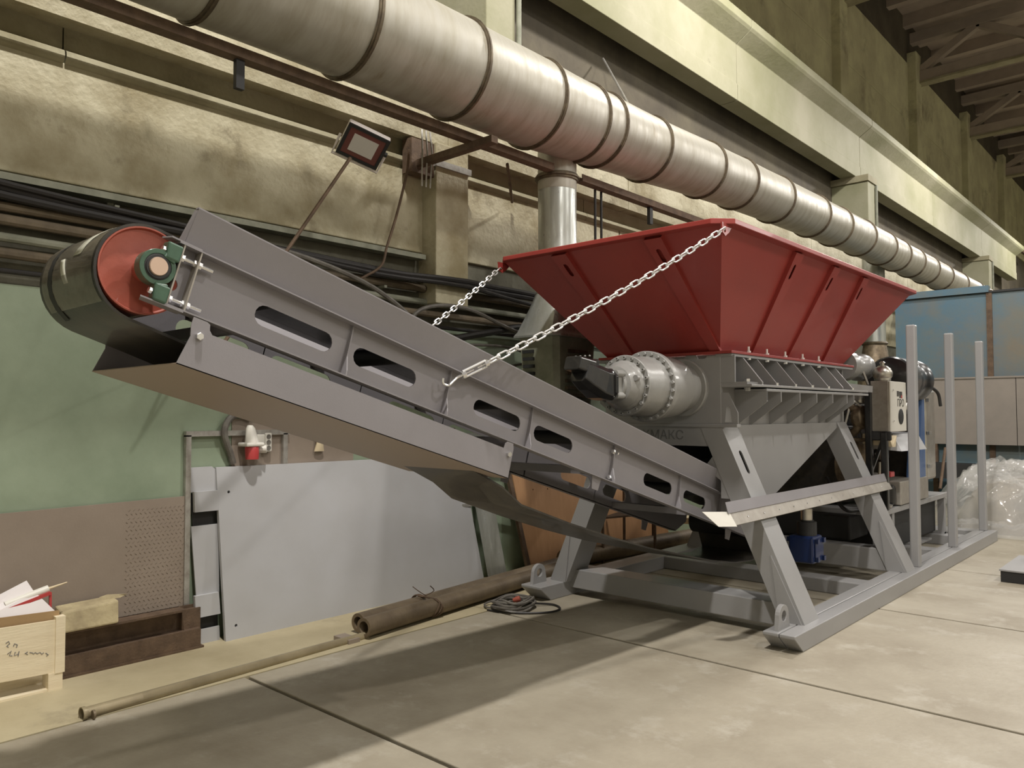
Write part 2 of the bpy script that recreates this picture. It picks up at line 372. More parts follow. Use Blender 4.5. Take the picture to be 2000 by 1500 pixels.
for i in range(len(seg)-1):
    y0, z0, r0 = seg[i]; y1, z1, r1 = seg[i+1]
    n = 4; pr = []
    mb = MB(); vs = []; fs = []; K = 40
    for a_ in range(n+1):
        t = a_/n; y = y0+(y1-y0)*t; z = z0+(z1-z0)*t; r = r0+(r1-r0)*t-.004*sin(pi*t)
        for j in range(K):
            an = 2*pi*j/K; rr = r+.004*noise.noise((y*1.3, cos(an)*2, sin(an)*2))
            vs.append((DX+rr*cos(an), y, z+rr*sin(an)))
    for a_ in range(n):
        for j in range(K):
            j2 = (j+1) % K; fs.append((a_*K+j, a_*K+j2, (a_+1)*K+j2, (a_+1)*K+j))
    mb.add(vs, fs); obj('duct_section', mb, 'duct', du)
    w = .045 if i < 16 else .06
    obj('clamp_ring', MB().lathe([(-w/2, r1-.01), (-w/2, r1+.014), (-.008, r1+.014), (-.006, r1+.024), (.006, r1+.024), (.008, r1+.014), (w/2, r1+.014), (w/2, r1-.01)], (DX, y1, z1), (0, 1, 0), 40, False), 'ring', du)
HX, HY = -4.93, 6.12
br = obj('branch_pipe', MB().lathe([(0, .197), (.62, .197), (.66, .197)], (HX, HY, 4.60), (0, 0, -1), 32, False), 'duct', du)
obj('flange_ring', MB().lathe([(-.03, .19), (-.03, .212), (-.01, .214), (-.008, .228), (.008, .228), (.01, .214), (.03, .212), (.03, .19)], (HX, HY, 4.07), (0, 0, -1), 32, False), 'ring', br)
hd = thing('extraction_hood', (HX, HY, 0), 'pale galvanised extraction stack with flared louvred hood behind the red hopper', 'vent hood')
obj('stack_pipe', MB().lathe([(0, .195), (1.20, .195)], (HX, HY, 4.04), (0, 0, -1), 32, False), 'ductpale', hd)
obj('collar_ring', MB().lathe([(-.03, .19), (-.03, .212), (0, .225), (.03, .212), (.03, .19)], (HX, HY, 2.89), (0, 0, -1), 32, False), 'ring', hd)
def loft(mb, rings):
    K = len(rings[0]); vs = [p for r in rings for p in r]; fs = []
    for i in range(len(rings)-1):
        for j in range(K):
            j2 = (j+1) % K; fs.append((i*K+j, i*K+j2, (i+1)*K+j2, (i+1)*K+j))
    fs.append(tuple(range(K))[::-1]); fs.append(tuple((len(rings)-1)*K+j for j in range(K)))
    return mb.add(vs, fs)
def rr_ring(cx, cy, z, hx, hy, blend, K=32):
    out = []
    for j in range(K):
        a = 2*pi*(j+.5)/K; c, s_ = cos(a), sin(a); k = 1/max(abs(c), abs(s_))
        out.append((cx+hx*(c*(1-blend)+c*k*blend), cy+hy*(s_*(1-blend)+s_*k*blend), z))
    return out
obj('hood_cone', loft(MB(), [rr_ring(HX, HY, 2.93, .21, .21, 0), rr_ring(HX, HY, 2.75, .225, .27, .5), rr_ring(HX, HY, 2.50, .27, .36, 1), rr_ring(HX, HY, 2.46, .30, .39, 1), rr_ring(HX, HY, 2.44, .30, .39, 1)]), 'ductpale', hd)
bx = obj('louvre_box', loft(MB(), [rr_ring(HX, HY, 2.44, .25, .34, 1), rr_ring(HX, HY, 1.62, .22, .28, 1), rr_ring(HX, HY, 1.52, .12, .16, 1)]), 'greenpipe', hd)
for k in range(9):
    z = 2.30-k*.072
    obj('louvre_slat', MB().box(HX+.225, HX+.262, HY-.17-.02*k/9, HY+.15+.02*k/9, z-.012, z+.02, None), 'ring', bx, smooth=False)
    obj('louvre_slat', MB().box(HX-.17, HX-.03, HY-.35+.004*k, HY-.32+.004*k, z-.012, z+.02, None), 'matblack', bx, smooth=False)
# channel under the duct, hangers
CX, CZ = -4.83, 4.075
ch = thing('duct_support_channel', (CX, 5, CZ), 'long dark steel channel running under the big duct', 'steel channel')
for ya, yb in ((-3, HY-.23), (HY+.23, 34)):
    obj('channel_web', MB().box(CX-.04, CX+.04, ya, yb, CZ, CZ+.03), 'rust', ch, smooth=False)
    obj('channel_flange', MB().box(CX+.04, CX+.05, ya, yb, CZ, CZ+.07), 'rust', ch, smooth=False)
    obj('channel_flange', MB().box(CX-.05, CX-.04, ya, yb, CZ, CZ+.07), 'rust', ch, smooth=False)
for yy in (2.60, 7.7):
    obj('hanger_tab', MB().box(CX-.02, CX+.02, yy-.03, yy+.03, CZ-.2, CZ), 'matblack', ch, smooth=False)
bk = thing('duct_bracket', (-5.4, 4.80, CZ), 'dark bracket with tie wires joining the pilaster to the big duct', 'bracket')
obj('bracket_arm', MB().box(-5.695, -4.55, 4.76, 4.84, CZ-.06, CZ), 'rust', bk, smooth=False)
obj('bracket_plate', MB().box(-5.652, -5.52, 4.70, 4.98, CZ-.12, CZ+.2), 'rust', bk, smooth=False)
for q in range(3):
    obj('tie_wire', MB().tube([(-5.40, 4.72+.05*q, 4.32), (-5.38, 4.71+.06*q, 4.1), (-5.42, 4.74+.05*q, 3.8)], .008, 6), 'steel', bk)
def single(name, mb, m, label, cat, group=None, **k): return obj(name, mb, m, None, label, cat, group, **k)
single('brace_rod', MB().tube([(-5.0, 5.45, 4.08), (-5.62, 6.2, 3.98)], .016, 8), 'rust', 'thin rusty brace rod slanting under the duct left of the branch pipe', 'rod')
single('stay_rod', MB().tube([(-6.4, 9.0, 6.75), (-4.75, 7.35, 4.95)], .014, 8), 'steel', 'thin steel stay rod slanting down to the top of the duct', 'rod')
for i, yy in enumerate((7.55, 7.66)):
    single('hanging_conduit', MB().tube([(-4.88, yy-.85, CZ), (-4.88, yy-.85, 2.7)], .014, 8), 'cable', ('first' if i == 0 else 'second')+' thin black conduit dropping from the duct channel behind the hopper', 'conduit')

# =================================================================== WALL PIPES AND CABLES
rows = [(3.02, .032, 'wallpipe', 'topmost brown pipe on the wall behind the conveyor head'), (2.93, .036, 'wallpipe', 'second brown pipe from the top on the wall behind the conveyor head'), (2.81, .030, 'greenpipe', 'greenish pipe between brown ones on the wall behind the conveyor head'), (2.705, .034, 'wallpipe', 'lowest of the thick brown pipes on the wall behind the conveyor head'), (2.59, .018, 'cable', 'thin dark pipe lowest on the wall just above the green paint')]
for z, r, m, lab in rows:
    pth = [(-5.66+.01*sin(y*1.7+z*9), y, z+.012*sin(y*.9+z*5)-.012*max(0, y-2)) for y in [-2+.5*i for i in range(24)]]
    single('wall_pipe', MB().tube(pth, r, 10), m, lab, 'pipe', 'pipes along the wall')
for i, (zz, rad, dz) in enumerate(((3.13, .034, -.05), (3.09, .028, -.03), (3.16, .022, -.075))):
    pth = [(-5.62+.02*i+.17*math.exp(-((y-5.2)/.55)**2), y, zz+dz*(y-1.5)*.8-.04*sin((y-1)*.7)+.015*sin(y*2.1+i)) for y in [-2+.35*k for k in range(34)]]
    single('power_cable', MB().tube(pth, rad, 8), 'cable', ('thickest', 'middle', 'thinnest')[i]+' of the black cables sagging along the wall above the pipes', 'cable', 'black wall cables')
def sp(pts, n=8):      # Catmull-Rom
    P = [Vector(p) for p in pts]; P = [2*P[0]-P[1]]+P+[2*P[-1]-P[-2]]; out = []
    for i in range(1, len(P)-2):
        for k in range(n):
            t = k/n; a, b, c, d = P[i-1:i+3]
            out.append(.5*((2*b)+(c-a)*t+(2*a-5*b+4*c-d)*t*t+(3*b-a-3*c+d)*t**3))
    out.append(P[-2]); return out
loops = [([(-5.55, 2.9, 3.02), (-5.5, 3.5, 2.98), (-5.45, 4.2, 2.80), (-5.42, 4.7, 2.5), (-5.42, 4.9, 2.2), (-5.45, 4.95, 1.9)], .022, 'grey cable bending down the wall right of the floodlight pole'),
         ([(-5.5, 4.5, 2.0), (-5.45, 4.55, 2.4), (-5.42, 4.75, 2.66), (-5.42, 5.3, 2.72), (-5.42, 6.0, 2.56), (-5.45, 7.0, 2.4)], .020, 'grey cable arching over toward the extraction hood'),
         ([(-5.5, 3.4, 2.62), (-5.48, 4.2, 2.42), (-5.46, 5.0, 2.36), (-5.46, 6.0, 2.38), (-5.48, 6.6, 2.2)], .014, 'thin grey cable drooping across the dark wall under the arching cable'),
         ([(-5.5, 3.8, 2.45), (-5.47, 4.6, 2.25), (-5.46, 5.4, 2.12), (-5.46, 6.2, 2.22), (-5.48, 6.8, 2.3)], .013, 'thin grey cable lowest on the dark wall behind the far chain'),
         ([(-5.46, 4.62, 4.12), (-5.47, 4.6, 3.9), (-5.49, 4.5, 3.5), (-5.5, 4.4, 3.2), (-5.46, 4.3, 3.0), (-5.5, 4.1, 2.86)], .012, 'thin brown cable hanging from the bracket left of the pilaster')]
for pts, r, lab in loops:
    single('loose_cable', MB().tube(sp(pts), r, 8), 'greycable' if r > .0125 else 'rust', lab, 'cable')
single('lower_cable_bunch', MB().tube(sp([(-5.55, 3.1, 2.75), (-5.5, 3.9, 2.55), (-5.46, 4.8, 2.38), (-5.45, 5.6, 2.5), (-5.5, 6.3, 2.62), (-5.55, 7.5, 2.6)]), .035, 8), 'cable', 'thick black cable sagging along the dark wall behind the conveyor', 'cable')
for i, (yy, z0, z1) in enumerate(((2.12, 2.45, 3.22), (3.55, 2.3, 3.0), (4.45, 2.2, 2.95))):
    h = thing('cable_hook_strip', (-5.62, yy, z0), ('pale', 'middle', 'far')[i]+' vertical cable hook strip on the wall '+('above the conveyor head', 'right of the conveyor head', 'near the pilaster')[i], 'bracket', 'cable hook strips')
    obj('strip', MB().box(-5.72, -5.70, yy-.02, yy+.02, z0, z1), 'greenpipe', h, smooth=False)
    for z in (z0+.12, (z0+z1)/2, z1-.1):
        obj('hook', MB().box(-5.71, -5.58, yy-.015, yy+.015, z-.012, z+.012), 'greenpipe', h, smooth=False)
single('cable_tray_rail', MB().box(-5.72, -5.60, -3, 4.95, 3.17, 3.215), 'greenpipe', 'flat green-grey rail on the wall just under the concrete panel', 'rail', smooth=False)

# =================================================================== FLOODLIGHT ON A POLE
fl_ = thing('floodlight', (-4.95, 3.0, 1.5), 'unlit white-framed floodlight on a thin leaning pole above the conveyor', 'floodlight')
pA, pB = Vector((-5.15, 2.55, 2.0)), Vector((-4.9, 3.56, 3.66))
obj('pole', MB().tube([pA, pB], .014, 8), 'rust', fl_)
obj('wall_arm', MB().tube([(-5.74, 2.60, 2.08), (-5.135, 2.60, 2.08)], .014, 8), 'rust', fl_)
fc = Vector((-4.9, 3.68, 3.78)); LR, LU, LF = r2, u2, fwd
fu = (LR*.256-LU*.093+LF*.13).normalized(); fv = (LR*.163+LU*.195-LF*.18).normalized(); fz = fu.cross(fv).normalized()
if fz.dot(LF) > 0: fz = -fz
fm = frame(fc, fz, fu)
house = MB().box(-.17, .17, -.14, .14, -.06, 0, fm)
obj('housing', house, 'lampwhite', fl_, smooth=False, bevel=.01)
obj('reflector_frame', MB().box(-.155, .155, -.125, .125, 0, .006, fm), 'lampred', fl_, smooth=False)
obj('front_bezel', MB().plate([(-.17, -.14), (.17, -.14), (.17, .14), (-.17, .14)], [[(-.145, -.115), (.145, -.115), (.145, .115), (-.145, .115)]], .014, lambda u, v, w: fm @ Vector((u, v, w))), 'matblack', fl_, smooth=False)
obj('lens', MB().box(-.10, .10, -.075, .075, .004, .010, fm), 'lens', fl_, smooth=False)
obj('yoke', MB().add([fm @ Vector(p) for p in []], []).tube([fm @ Vector(p) for p in ((-.19, .0, -.03), (-.19, -.17, -.02), (.19, -.17, -.02), (.19, .0, -.03))], .012, 6), 'lampwhite', fl_)
obj('hinge_knob', MB().lathe([(0, .02), (.03, .02)], fm @ Vector((.17, 0, -.03)), fm.to_3x3() @ Vector((1, 0, 0)), 10), 'matblack', fl_)

# =================================================================== SKID FRAME
XC = -3.52
sk = thing('skid_frame', (XC, 8.7, 0), 'grey welded skid base with splayed legs and upright posts on the floor', 'machine base')
def rail(x0, x1):
    xm = (x0+x1)/2; pf = [(5.55, 0), (12.05, 0), (12.05, .136), (5.41, .136), (5.41, .112)]
    for a, b in ((x0, xm-.004), (xm+.004, x1)) if x0 > -3 else ((x0, x1),):
        obj('runner', MB().plate(pf, [], b-a, lambda u, v, w, a=a: (a+w, u, v)), 'grey', sk, smooth=False, bevel=.006)
rail(-2.485, -2.245); rail(-4.80, -4.56)
obj('cross_beam', MB().box(-4.70, -2.42, 5.84, 6.10, .07, .245), 'grey', sk, smooth=False, bevel=.007)
for y0, y1, z0, z1 in ((7.50, 7.72, .0, .13), (8.30, 8.52, .12, .34), (9.9, 10.1, .0, .13), (11.2, 11.4, 0, .13), (11.85, 12.05, 0, .13)):
    obj('cross_beam', MB().box(-4.58, -2.46, y0, y1, z0, z1), 'grey', sk, smooth=False, bevel=.01)
def leg(sgn, y0, y1):
    fx = (lambda x: x) if sgn > 0 else (lambda x: 2*XC-x)
    zb, zt = .134, 1.60; ob, ot, w = -2.311, -2.963, .188
    t = .012; L = sqrt((ot-ob)**2+(zt-zb)**2); mb = MB()
    def P(s_, o_, y):      # s along leg 0..1, o inward offset
        return (fx(ob+(ot-ob)*s_-o_), y, zb+(zt-zb)*s_)
    # outer plate with slot
    hole = stadium(.80*L, (y1-y0)/2, .20, .05)
    mb.plate([(0, 0), (L, 0), (L, y1-y0), (0, y1-y0)], [hole], t, lambda u, v, q: P(u/L, q, y0+v))
    for a, b in ((y0, y0+t), (y1-t, y1)):
        mb.hexa([P(0, t, a), P(0, w, a), P(0, w, b), P(0, t, b), P(1, t, a), P(1, w, a), P(1, w, b), P(1, t, b)])
    mb.hexa([P(0, w-t, y0+t), P(0, w, y0+t), P(0, w, y1-t), P(0, w-t, y1-t), P(1, w-t, y0+t), P(1, w, y0+t), P(1, w, y1-t), P(1, w-t, y1-t)])
    obj('leg', mb, 'grey', sk, smooth=False)
    # foot gusset
    obj('leg_gusset', MB().plate([(fx(-2.50), .136), (fx(-2.33), .136), (fx(-2.56), .62)] if sgn > 0 else [(fx(-2.33), .136), (fx(-2.50), .136), (fx(-2.56), .62)], [], .012, lambda u, v, q: (u, y0-.013+q, v)), 'grey', sk, smooth=False)
for sg in (1, -1):
    leg(sg, 5.745, 6.02); leg(sg, 8.28, 8.54)
def lug(x, y):
    pl = [(-.10, 0), (.10, 0)]+[(.085*cos(a), .09+.085*sin(a)) for a in [pi*i/12 for i in range(13)]]
    obj('lifting_lug', MB().plate(pl, [circle(0, .095, .038)], .035, lambda u, v, q: (x-.017+q, y+u, .134+v)), 'grey', sk, smooth=False, bevel=.004)
lug(-2.405, 5.56); lug(-4.72, 5.56)
for x, y, h in ((-2.345, 8.70, 2.60), (-2.36, 10.25, 2.63), (-2.385, 11.93, 2.65)):
    obj('upright_post', MB().box(x-.045, x+.045, y-.045, y+.045, .13, h), 'grey', sk, smooth=False, bevel=.014)
for y in (10.4, 11.6):
    obj('deck_plate', MB().box(-4.58, -2.7, y-.3, y+.3, .13, .15), 'grey', sk, smooth=False)

# =================================================================== SHREDDER HOUSING
sh = thing('shredder_housing', (XC, 7.1, 1.0), 'grey shredder housing with bolted side brackets between the hopper and the legs', 'machine housing')
def fyp(y): return lambda u, v, q: (u, y+q, v)
obj('front_plate', MB().plate([(-4.08, 1.60), (-2.96, 1.60), (-2.96, 2.165), (-3.08, 2.165), (-3.10, 2.14), (-3.16, 2.14), (-3.19, 2.175), (-3.27, 2.175), (-3.31, 2.13), (-3.72, 2.13), (-3.76, 2.175), (-3.85, 2.175), (-3.88, 2.14), (-3.94, 2.14), (-3.96, 2.165), (-4.08, 2.165)], [], .04, fyp(5.745)), 'grey', sh, smooth=False, bevel=.005)
obj('core_box', MB().box(-4.06, -2.98, 5.78, 8.45, 1.60, 2.172), 'grey', sh, smooth=False)
obj('rear_plate', MB().box(-4.08, -2.96, 8.44, 8.48, 1.60, 2.165), 'grey', sh, smooth=False)
obj('front_flange', MB().box(-4.10, -2.82, 5.735, 5.80, 1.585, 1.61), 'grey', sh, smooth=False, bevel=.003)
fp = obj('nameplate_apron', MB().plate([(-4.10, 1.585), (-4.33, 1.05), (-4.15, .98), (-3.98, 1.22), (-4.02, 1.36), (-3.98, 1.43), (-3.068, 1.43), (-3.035, 1.356), (-3.115, 1.26), (-2.97, 1.16), (-2.97, 1.02), (-2.72, 1.02), (-2.955, 1.585)], [], .02, fyp(5.75)), 'grey', sh, smooth=False)
text('ХМАКС', .105, 'faint', sh, Matrix.Translation((-3.50, 5.748, 1.513)) @ Matrix.Rotation(pi/2, 4, 'X') @ Matrix.Diagonal((1.05, 1, 1, 1)))
for sg in (1, -1):
    fx = (lambda x: x) if sg > 0 else (lambda x: 2*XC-x)
    def bxx(x0, x1, y0, y1, z0, z1): a, b = sorted((fx(x0), fx(x1))); return MB().box(a, b, y0, y1, z0, z1)
    obj('top_flange', bxx(-3.0, -2.86, 5.74, 8.48, 2.150, 2.170), 'grey', sh, smooth=False)
    obj('side_shelf', bxx(-3.0, -2.70, 5.75, 8.46, 1.905, 1.925), 'grey', sh, smooth=False, bevel=.003)
    obj('side_shelf', bxx(-3.0, -2.70, 6.02, 8.46, 1.872, 1.894), 'grey', sh, smooth=False, bevel=.003)
    obj('corner_block', bxx(-2.985, -2.74, 5.752, 5.98, 1.925, 1.945), 'grey', sh, smooth=False)
    for k, y in enumerate((5.945, 6.21, 6.595, 6.955, 7.35, 7.735, 7.99) if sg > 0 else (5.945, 6.96, 7.99)):
        pl = [(fx(-2.99), 1.92), (fx(-2.705), 1.92), (fx(-2.705), 1.945), (fx(-2.87), 2.15), (fx(-2.99), 2.15)]
        t = .022 if k == 0 else .012
        obj('bracket_plate', MB().plate(pl if sg > 0 else pl[::-1], [], t, fyp(y)), 'grey', sh, smooth=False)
    for k, y in enumerate((6.02, 6.29, 6.68, 7.06, 7.45, 7.83, 8.02) if sg > 0 else (6.02, 7.06, 8.02)):
        pl = [(fx(-2.99), 1.60), (fx(-2.96), 1.60), (fx(-2.70), 1.79), (fx(-2.70), 1.872), (fx(-2.99), 1.872)]
        obj('lower_fin', MB().plate(pl if sg > 0 else pl[::-1], [], .014, fyp(y)), 'grey', sh, smooth=False)
    # side cheek under the shelf, in front of the first fin
    pl = [(fx(-2.99), 1.02), (fx(-2.735), 1.02), (fx(-2.955), 1.585), (fx(-2.955), 1.61), (fx(-2.70), 1.80), (fx(-2.70), 1.872), (fx(-2.99), 1.872)]
    obj('side_cheek', MB().plate(pl if sg > 0 else pl[::-1], [], .012, fyp(6.025)), 'grey', sh, smooth=False)
for y, z in ((6.47, 2.05), (6.86, 2.06), (7.27, 2.06), (7.66, 2.06), (7.93, 2.06)):
    obj('inspection_disc', MB().lathe([(0, .07), (.03, .07), (.036, .063)], (-2.982, y, z), (1, 0, 0), 20), 'castgrey', sh)
obj('side_boss', MB().lathe([(0, .06), (.05, .06), (.055, .05)], (-2.98, 5.86, 2.03), (1, 0, 0), 6), 'castgrey', sh, smooth=False)
obj('front_cheek', MB().box(-2.965, -2.84, 5.748, 5.765, 1.94, 2.16), 'grey', sh, smooth=False)
obj('foot_pad', MB().plate([(-2.96, 1.61), (-2.82, 1.61), (-2.82, 1.70), (-2.90, 1.86), (-2.96, 1.86)], [[(-2.93, 1.625), (-2.87, 1.625), (-2.885, 1.75), (-2.915, 1.75)]], .012, fyp(5.75)), 'grey', sh, smooth=False)
for y in (6.30, 6.68, 7.06, 7.45, 7.80, 8.1):
    inst('bolt', BOLT, sh, Matrix.Translation((-2.745, y, 1.925)) @ Matrix.Scale(1.9, 4))
for y in (6.07, 6.42, 6.80, 7.19, 7.58):
    inst('stud', STUD, sh, Matrix.Translation((-2.875, y, 2.195)))
    inst('nut', BOLT, sh, Matrix.Translation((-2.875, y, 2.150)) @ Matrix.Rotation(pi, 4, 'X') @ Matrix.Scale(1.4, 4))
inst('bolt', BOLT, sh, Matrix.Translation((-2.78, 5.84, 1.945)) @ Matrix.Scale(2, 4))
inst('bolt', BOLTG, sh, Matrix.Translation((-2.78, 5.84, 1.90)) @ Matrix.Rotation(pi, 4, 'X') @ Matrix.Scale(2, 4))
# discharge chute (panels each their own)
T = [(-2.965, 6.04), (-2.965, 8.44), (-4.075, 8.44), (-4.075, 6.04)]; B = [(-2.94, 6.04), (-2.94, 6.55), (-3.92, 6.55), (-3.92, 6.04)]
zt, zb = 1.60, .93
for i in range(4):
    if i == 3: continue
    j = (i+1) % 4
    p = [Vector((*T[i], zt)), Vector((*T[j], zt)), Vector((*B[j], zb)), Vector((*B[i], zb))]
    nv = (p[1]-p[0]).cross(p[2]-p[0]).normalized()*.008
    obj('chute_panel', MB().hexa([p[3], p[2], p[1], p[0], p[3]+nv, p[2]+nv, p[1]+nv, p[0]+nv]), 'grey', sh, smooth=False)

# =================================================================== DRIVE GEARBOX + HYDRAULIC MOTOR
XA, ZA = -3.305, 1.905
gb = thing('planetary_gearbox', (XA, 5.74, ZA), 'round grey planetary gearbox bolted to the front of the shredder housing', 'gearbox')
def yax(pr): return [(5.745-y, r) for y, r in pr]
A = (XA, 5.745, ZA); AX = (0, -1, 0)
obj('mounting_ring', MB().lathe(yax([(5.745, .240), (5.715, .240), (5.705, .232), (5.705, .21)]), A, AX, 48), 'castgrey', gb)
obj('neck', MB().lathe(yax([(5.71, .197), (5.55, .197), (5.545, .185), (5.53, .185), (5.53, .235), (5.44, .247), (5.30, .256), (5.225, .258)]), A, AX, 48), 'castgrey', gb)
f1 = obj('large_flange', MB().lathe(yax([(5.225, .25), (5.225, .276), (5.180, .276), (5.172, .270), (5.172, .22)]), A, AX, 56), 'castgrey', gb)
obj('drum', MB().lathe(yax([(5.18, .235), (5.14, .232), (4.93, .218), (4.925, .20)]), A, AX, 56), 'castgrey', gb)
f2 = obj('small_flange', MB().lathe(yax([(4.93, .2), (4.93, .229), (4.892, .229), (4.886, .224), (4.886, .17)]), A, AX, 48), 'castgrey', gb)
obj('end_cover', MB().lathe(yax([(4.89, .190), (4.862, .186), (4.845, .172), (4.835, .172), (4.815, .158), (4.775, .138), (4.765, .110), (4.74, .105)]), A, AX, 48), 'castgrey', gb)
def ringbolts(par, n, r, y, me, sc=1., a0=0):
    for i in range(n):
        a = a0+2*pi*i/n
        inst('bolt', me, par, frame((XA+r*cos(a), y, ZA+r*sin(a)), (0, -1, 0)) @ Matrix.Scale(sc, 4))
ringbolts(f1, 26, .254, 5.172, BOLTG, 1.15, .1)
CAP = mesh('cap_screw', MB().lathe([(0, .012), (.02, .012), (.02, .006), (.008, .006)], (0, 0, 0), (0, 0, 1), 12, False), 'castgrey')
ringbolts(f2, 20, .208, 4.888, CAP, 1.0, .25)
obj('adapter_block', MB().box(XA-.085, XA+.085, 4.655, 4.775, ZA-.085, ZA+.085), 'castgrey', gb, smooth=False, bevel=.03)
for a in (pi/4, 3*pi/4, 5*pi/4, 7*pi/4):
    c = (XA+.112*cos(a), 4.66, ZA+.112*sin(a))
    obj('adapter_post', MB().lathe([(0, .026), (.085, .026), (.085, .018), (.115, .018)], c, (0, 1, 0), 14), 'castgrey', gb)
for a in (0, pi):
    obj('plug', MB().lathe([(0, .022), (.03, .022), (.03, .012)], (XA+.16*cos(a), 4.83, ZA+.05), (0, -1, 0), 12), 'castgrey', gb)
hm = thing('hydraulic_motor', (XA, 4.66, ZA), 'black hydraulic motor on the end of the grey gearbox', 'hydraulic motor')
obj('motor_flange', MB().plate([(-.115, -.06), (-.06, -.115), (.06, -.115), (.115, -.06), (.115, .06), (.06, .115), (-.06, .115), (-.115, .06)], [], .03, lambda u, v, q: (XA+u, 4.625+q, ZA+v)), 'black', hm, smooth=False, bevel=.006)
def oring(c, n_, hx, hz, ch_):
    m_ = frame(c, n_, (1, 0, 0)); pts = [(-hx, -hz+ch_), (-hx+ch_, -hz), (hx-ch_, -hz), (hx, -hz+ch_), (hx, hz-ch_), (hx-ch_, hz), (-hx+ch_, hz), (-hx, hz-ch_)]
    return [tuple(m_ @ Vector((u, v, 0))) for u, v in pts]
obj('motor_barrel', loft(MB(), [oring((XA, 4.63, ZA-.005), (0, -1, .1), .10, .11, .03), oring((XA-.005, 4.55, ZA+.01), (0, -1, .35), .10, .115, .04), oring((XA-.01, 4.45, ZA+.05), (0, -.9, .45), .085, .105, .04), oring((XA-.02, 4.37, ZA+.09), (0, -.9, .45), .07, .085, .03)]), 'black', hm, smooth=False, bevel=.006)
obj('port_block', loft(MB(), [oring((XA-.02, 4.46, ZA+.115), (0, -.9, .3), .075, .055, .012), oring((XA-.03, 4.30, ZA+.145), (0, -.9, .3), .07, .05, .012)]), 'black', hm, smooth=False, bevel=.006)
obj('control_head', MB().lathe([(0, .045), (.05, .045), (.055, .03)], (XA+.005, 4.50, ZA+.12), (0, -.25, .97), 18), 'black', hm)
for i in range(4):
    inst('bolt', BOLTG, hm, frame((XA-.06+.04*i, 4.38, ZA+.19), (0, .3, .95)) @ Matrix.Scale(.6, 4))
for sx in (-1, 1):
    for sz in (-1, 1):
        inst('bolt', BOLT, hm, frame((XA+sx*.085, 4.625, ZA+sz*.085), (0, -1, 0)) @ Matrix.Scale(.8, 4))

# =================================================================== RED FEED HOPPER
hp = thing('feed_hopper', (XC, 7.12, 2.17), 'large red steel feed hopper with ribbed sloping sides on top of the housing', 'hopper')
rx0, rx1, ry0, ry1, rz = -4.55, -2.515, 4.925, 9.32, 3.00
bx0, bx1, by0, by1, bz = -4.07, -2.97, 5.76, 8.46, 2.195
Tq = [(rx0, ry0), (rx1, ry0), (rx1, ry1), (rx0, ry1)]; Bq = [(bx0, by0), (bx1, by0), (bx1, by1), (bx0, by1)]
for i in range(4):
    j = (i+1) % 4
    p = [Vector((*Bq[i], bz)), Vector((*Bq[j], bz)), Vector((*Tq[j], rz)), Vector((*Tq[i], rz))]
    nv = -(p[1]-p[0]).cross(p[2]-p[0]).normalized()*.010
    obj('side_panel', MB().hexa([p[0]+nv, p[1]+nv, p[2]+nv, p[3]+nv, p[0], p[1], p[2], p[3]]), 'red', hp, smooth=False)
def chamf(x0, x1, y0, y1, c): return [(x0+c, y0), (x1-c, y0), (x1, y0+c), (x1, y1-c), (x1-c, y1), (x0+c, y1), (x0, y1-c), (x0, y0+c)]
obj('rim_flange', MB().plate(chamf(rx0-.07, rx1+.075, ry0-.075, ry1+.08, .12), [[(rx0+.012, ry0+.012), (rx1-.012, ry0+.012), (rx1-.012, ry1-.012), (rx0+.012, ry1-.012)]], .038, lambda u, v, q: (u, v, rz-.004+q)), 'red', hp, smooth=False, bevel=.005)
obj('base_flange', MB().plate([(bx0-.07, by0-.04), (bx1+.12, by0-.04), (bx1+.12, by1+.03), (bx0-.07, by1+.03)], [[(bx0+.01, by0+.01), (bx1-.01, by0+.01), (bx1-.01, by1-.01), (bx0+.01, by1-.01)]], .022, lambda u, v, q: (u, v, 2.172+q)), 'red', hp, smooth=False, bevel=.003)
def hrib(pt, pb, out, wdir, wt, wb, d, slot=True):
    pt, pb, out, wd = Vector(pt), Vector(pb), Vector(out).normalized(), Vector(wdir).normalized()
    ax = (pb-pt); L = ax.length; ax.normalize(); mb = MB()
    prof = lambda u: wt+(wb-wt)*u/L
    poly = [(0, -wt/2), (L, -wb/2), (L, wb/2), (0, wt/2)]
    hole = [stadium(.16, 0, .13, .04)] if slot else []
    dep = lambda u: d*(1-.35*u/L)
    mb.plate(poly, hole, .006, lambda u, v, q: pt+ax*u+wd*v+out*(dep(u)+q))
    for sg in (-1, 1):
        v0 = [pt+wd*(sg*wt/2), pb+wd*(sg*wb/2), pb+wd*(sg*wb/2)+out*dep(L), pt+wd*(sg*wt/2)+out*dep(0)]
        e = wd*(sg*-.006); mb.hexa([v0[0], v0[1], v0[2], v0[3], v0[0]+e, v0[1]+e, v0[2]+e, v0[3]+e])
    obj('stiffener_rib', mb, 'red', hp, smooth=False)
nr = Vector((rz-bz, 0, -(rx1-bx1))); nfv = Vector((0, -(rz-bz), -(by0-ry0)))
for y, yb in ((6.21, 6.33), (7.04, 7.06), (7.80, 7.92), (8.7, 8.3)):
    if y < 8.6: hrib((rx1, y, rz), (bx1, yb, bz+.01), nr, (0, 1, 0), .15, .10, .03)
for x, xb in ((-3.94, -3.82), (-3.06, -3.0)):
    hrib((x, ry0, rz), (xb, by0, bz+.01), nfv, (1, 0, 0), .15, .09, .03)
for sx in (rx1+.02, rx0-.03):
    obj('chain_lug', MB().plate([(ry0-.06, rz), (ry0+.10, rz), (ry0+.04, rz-.06), (ry0-.01, rz-.09), (ry0-.05, rz-.07)], [circle(ry0-.018, rz-.055, .014, 10)], .012, lambda u, v, q, sx=sx: (sx+q, u, v)), 'red', hp, smooth=False)

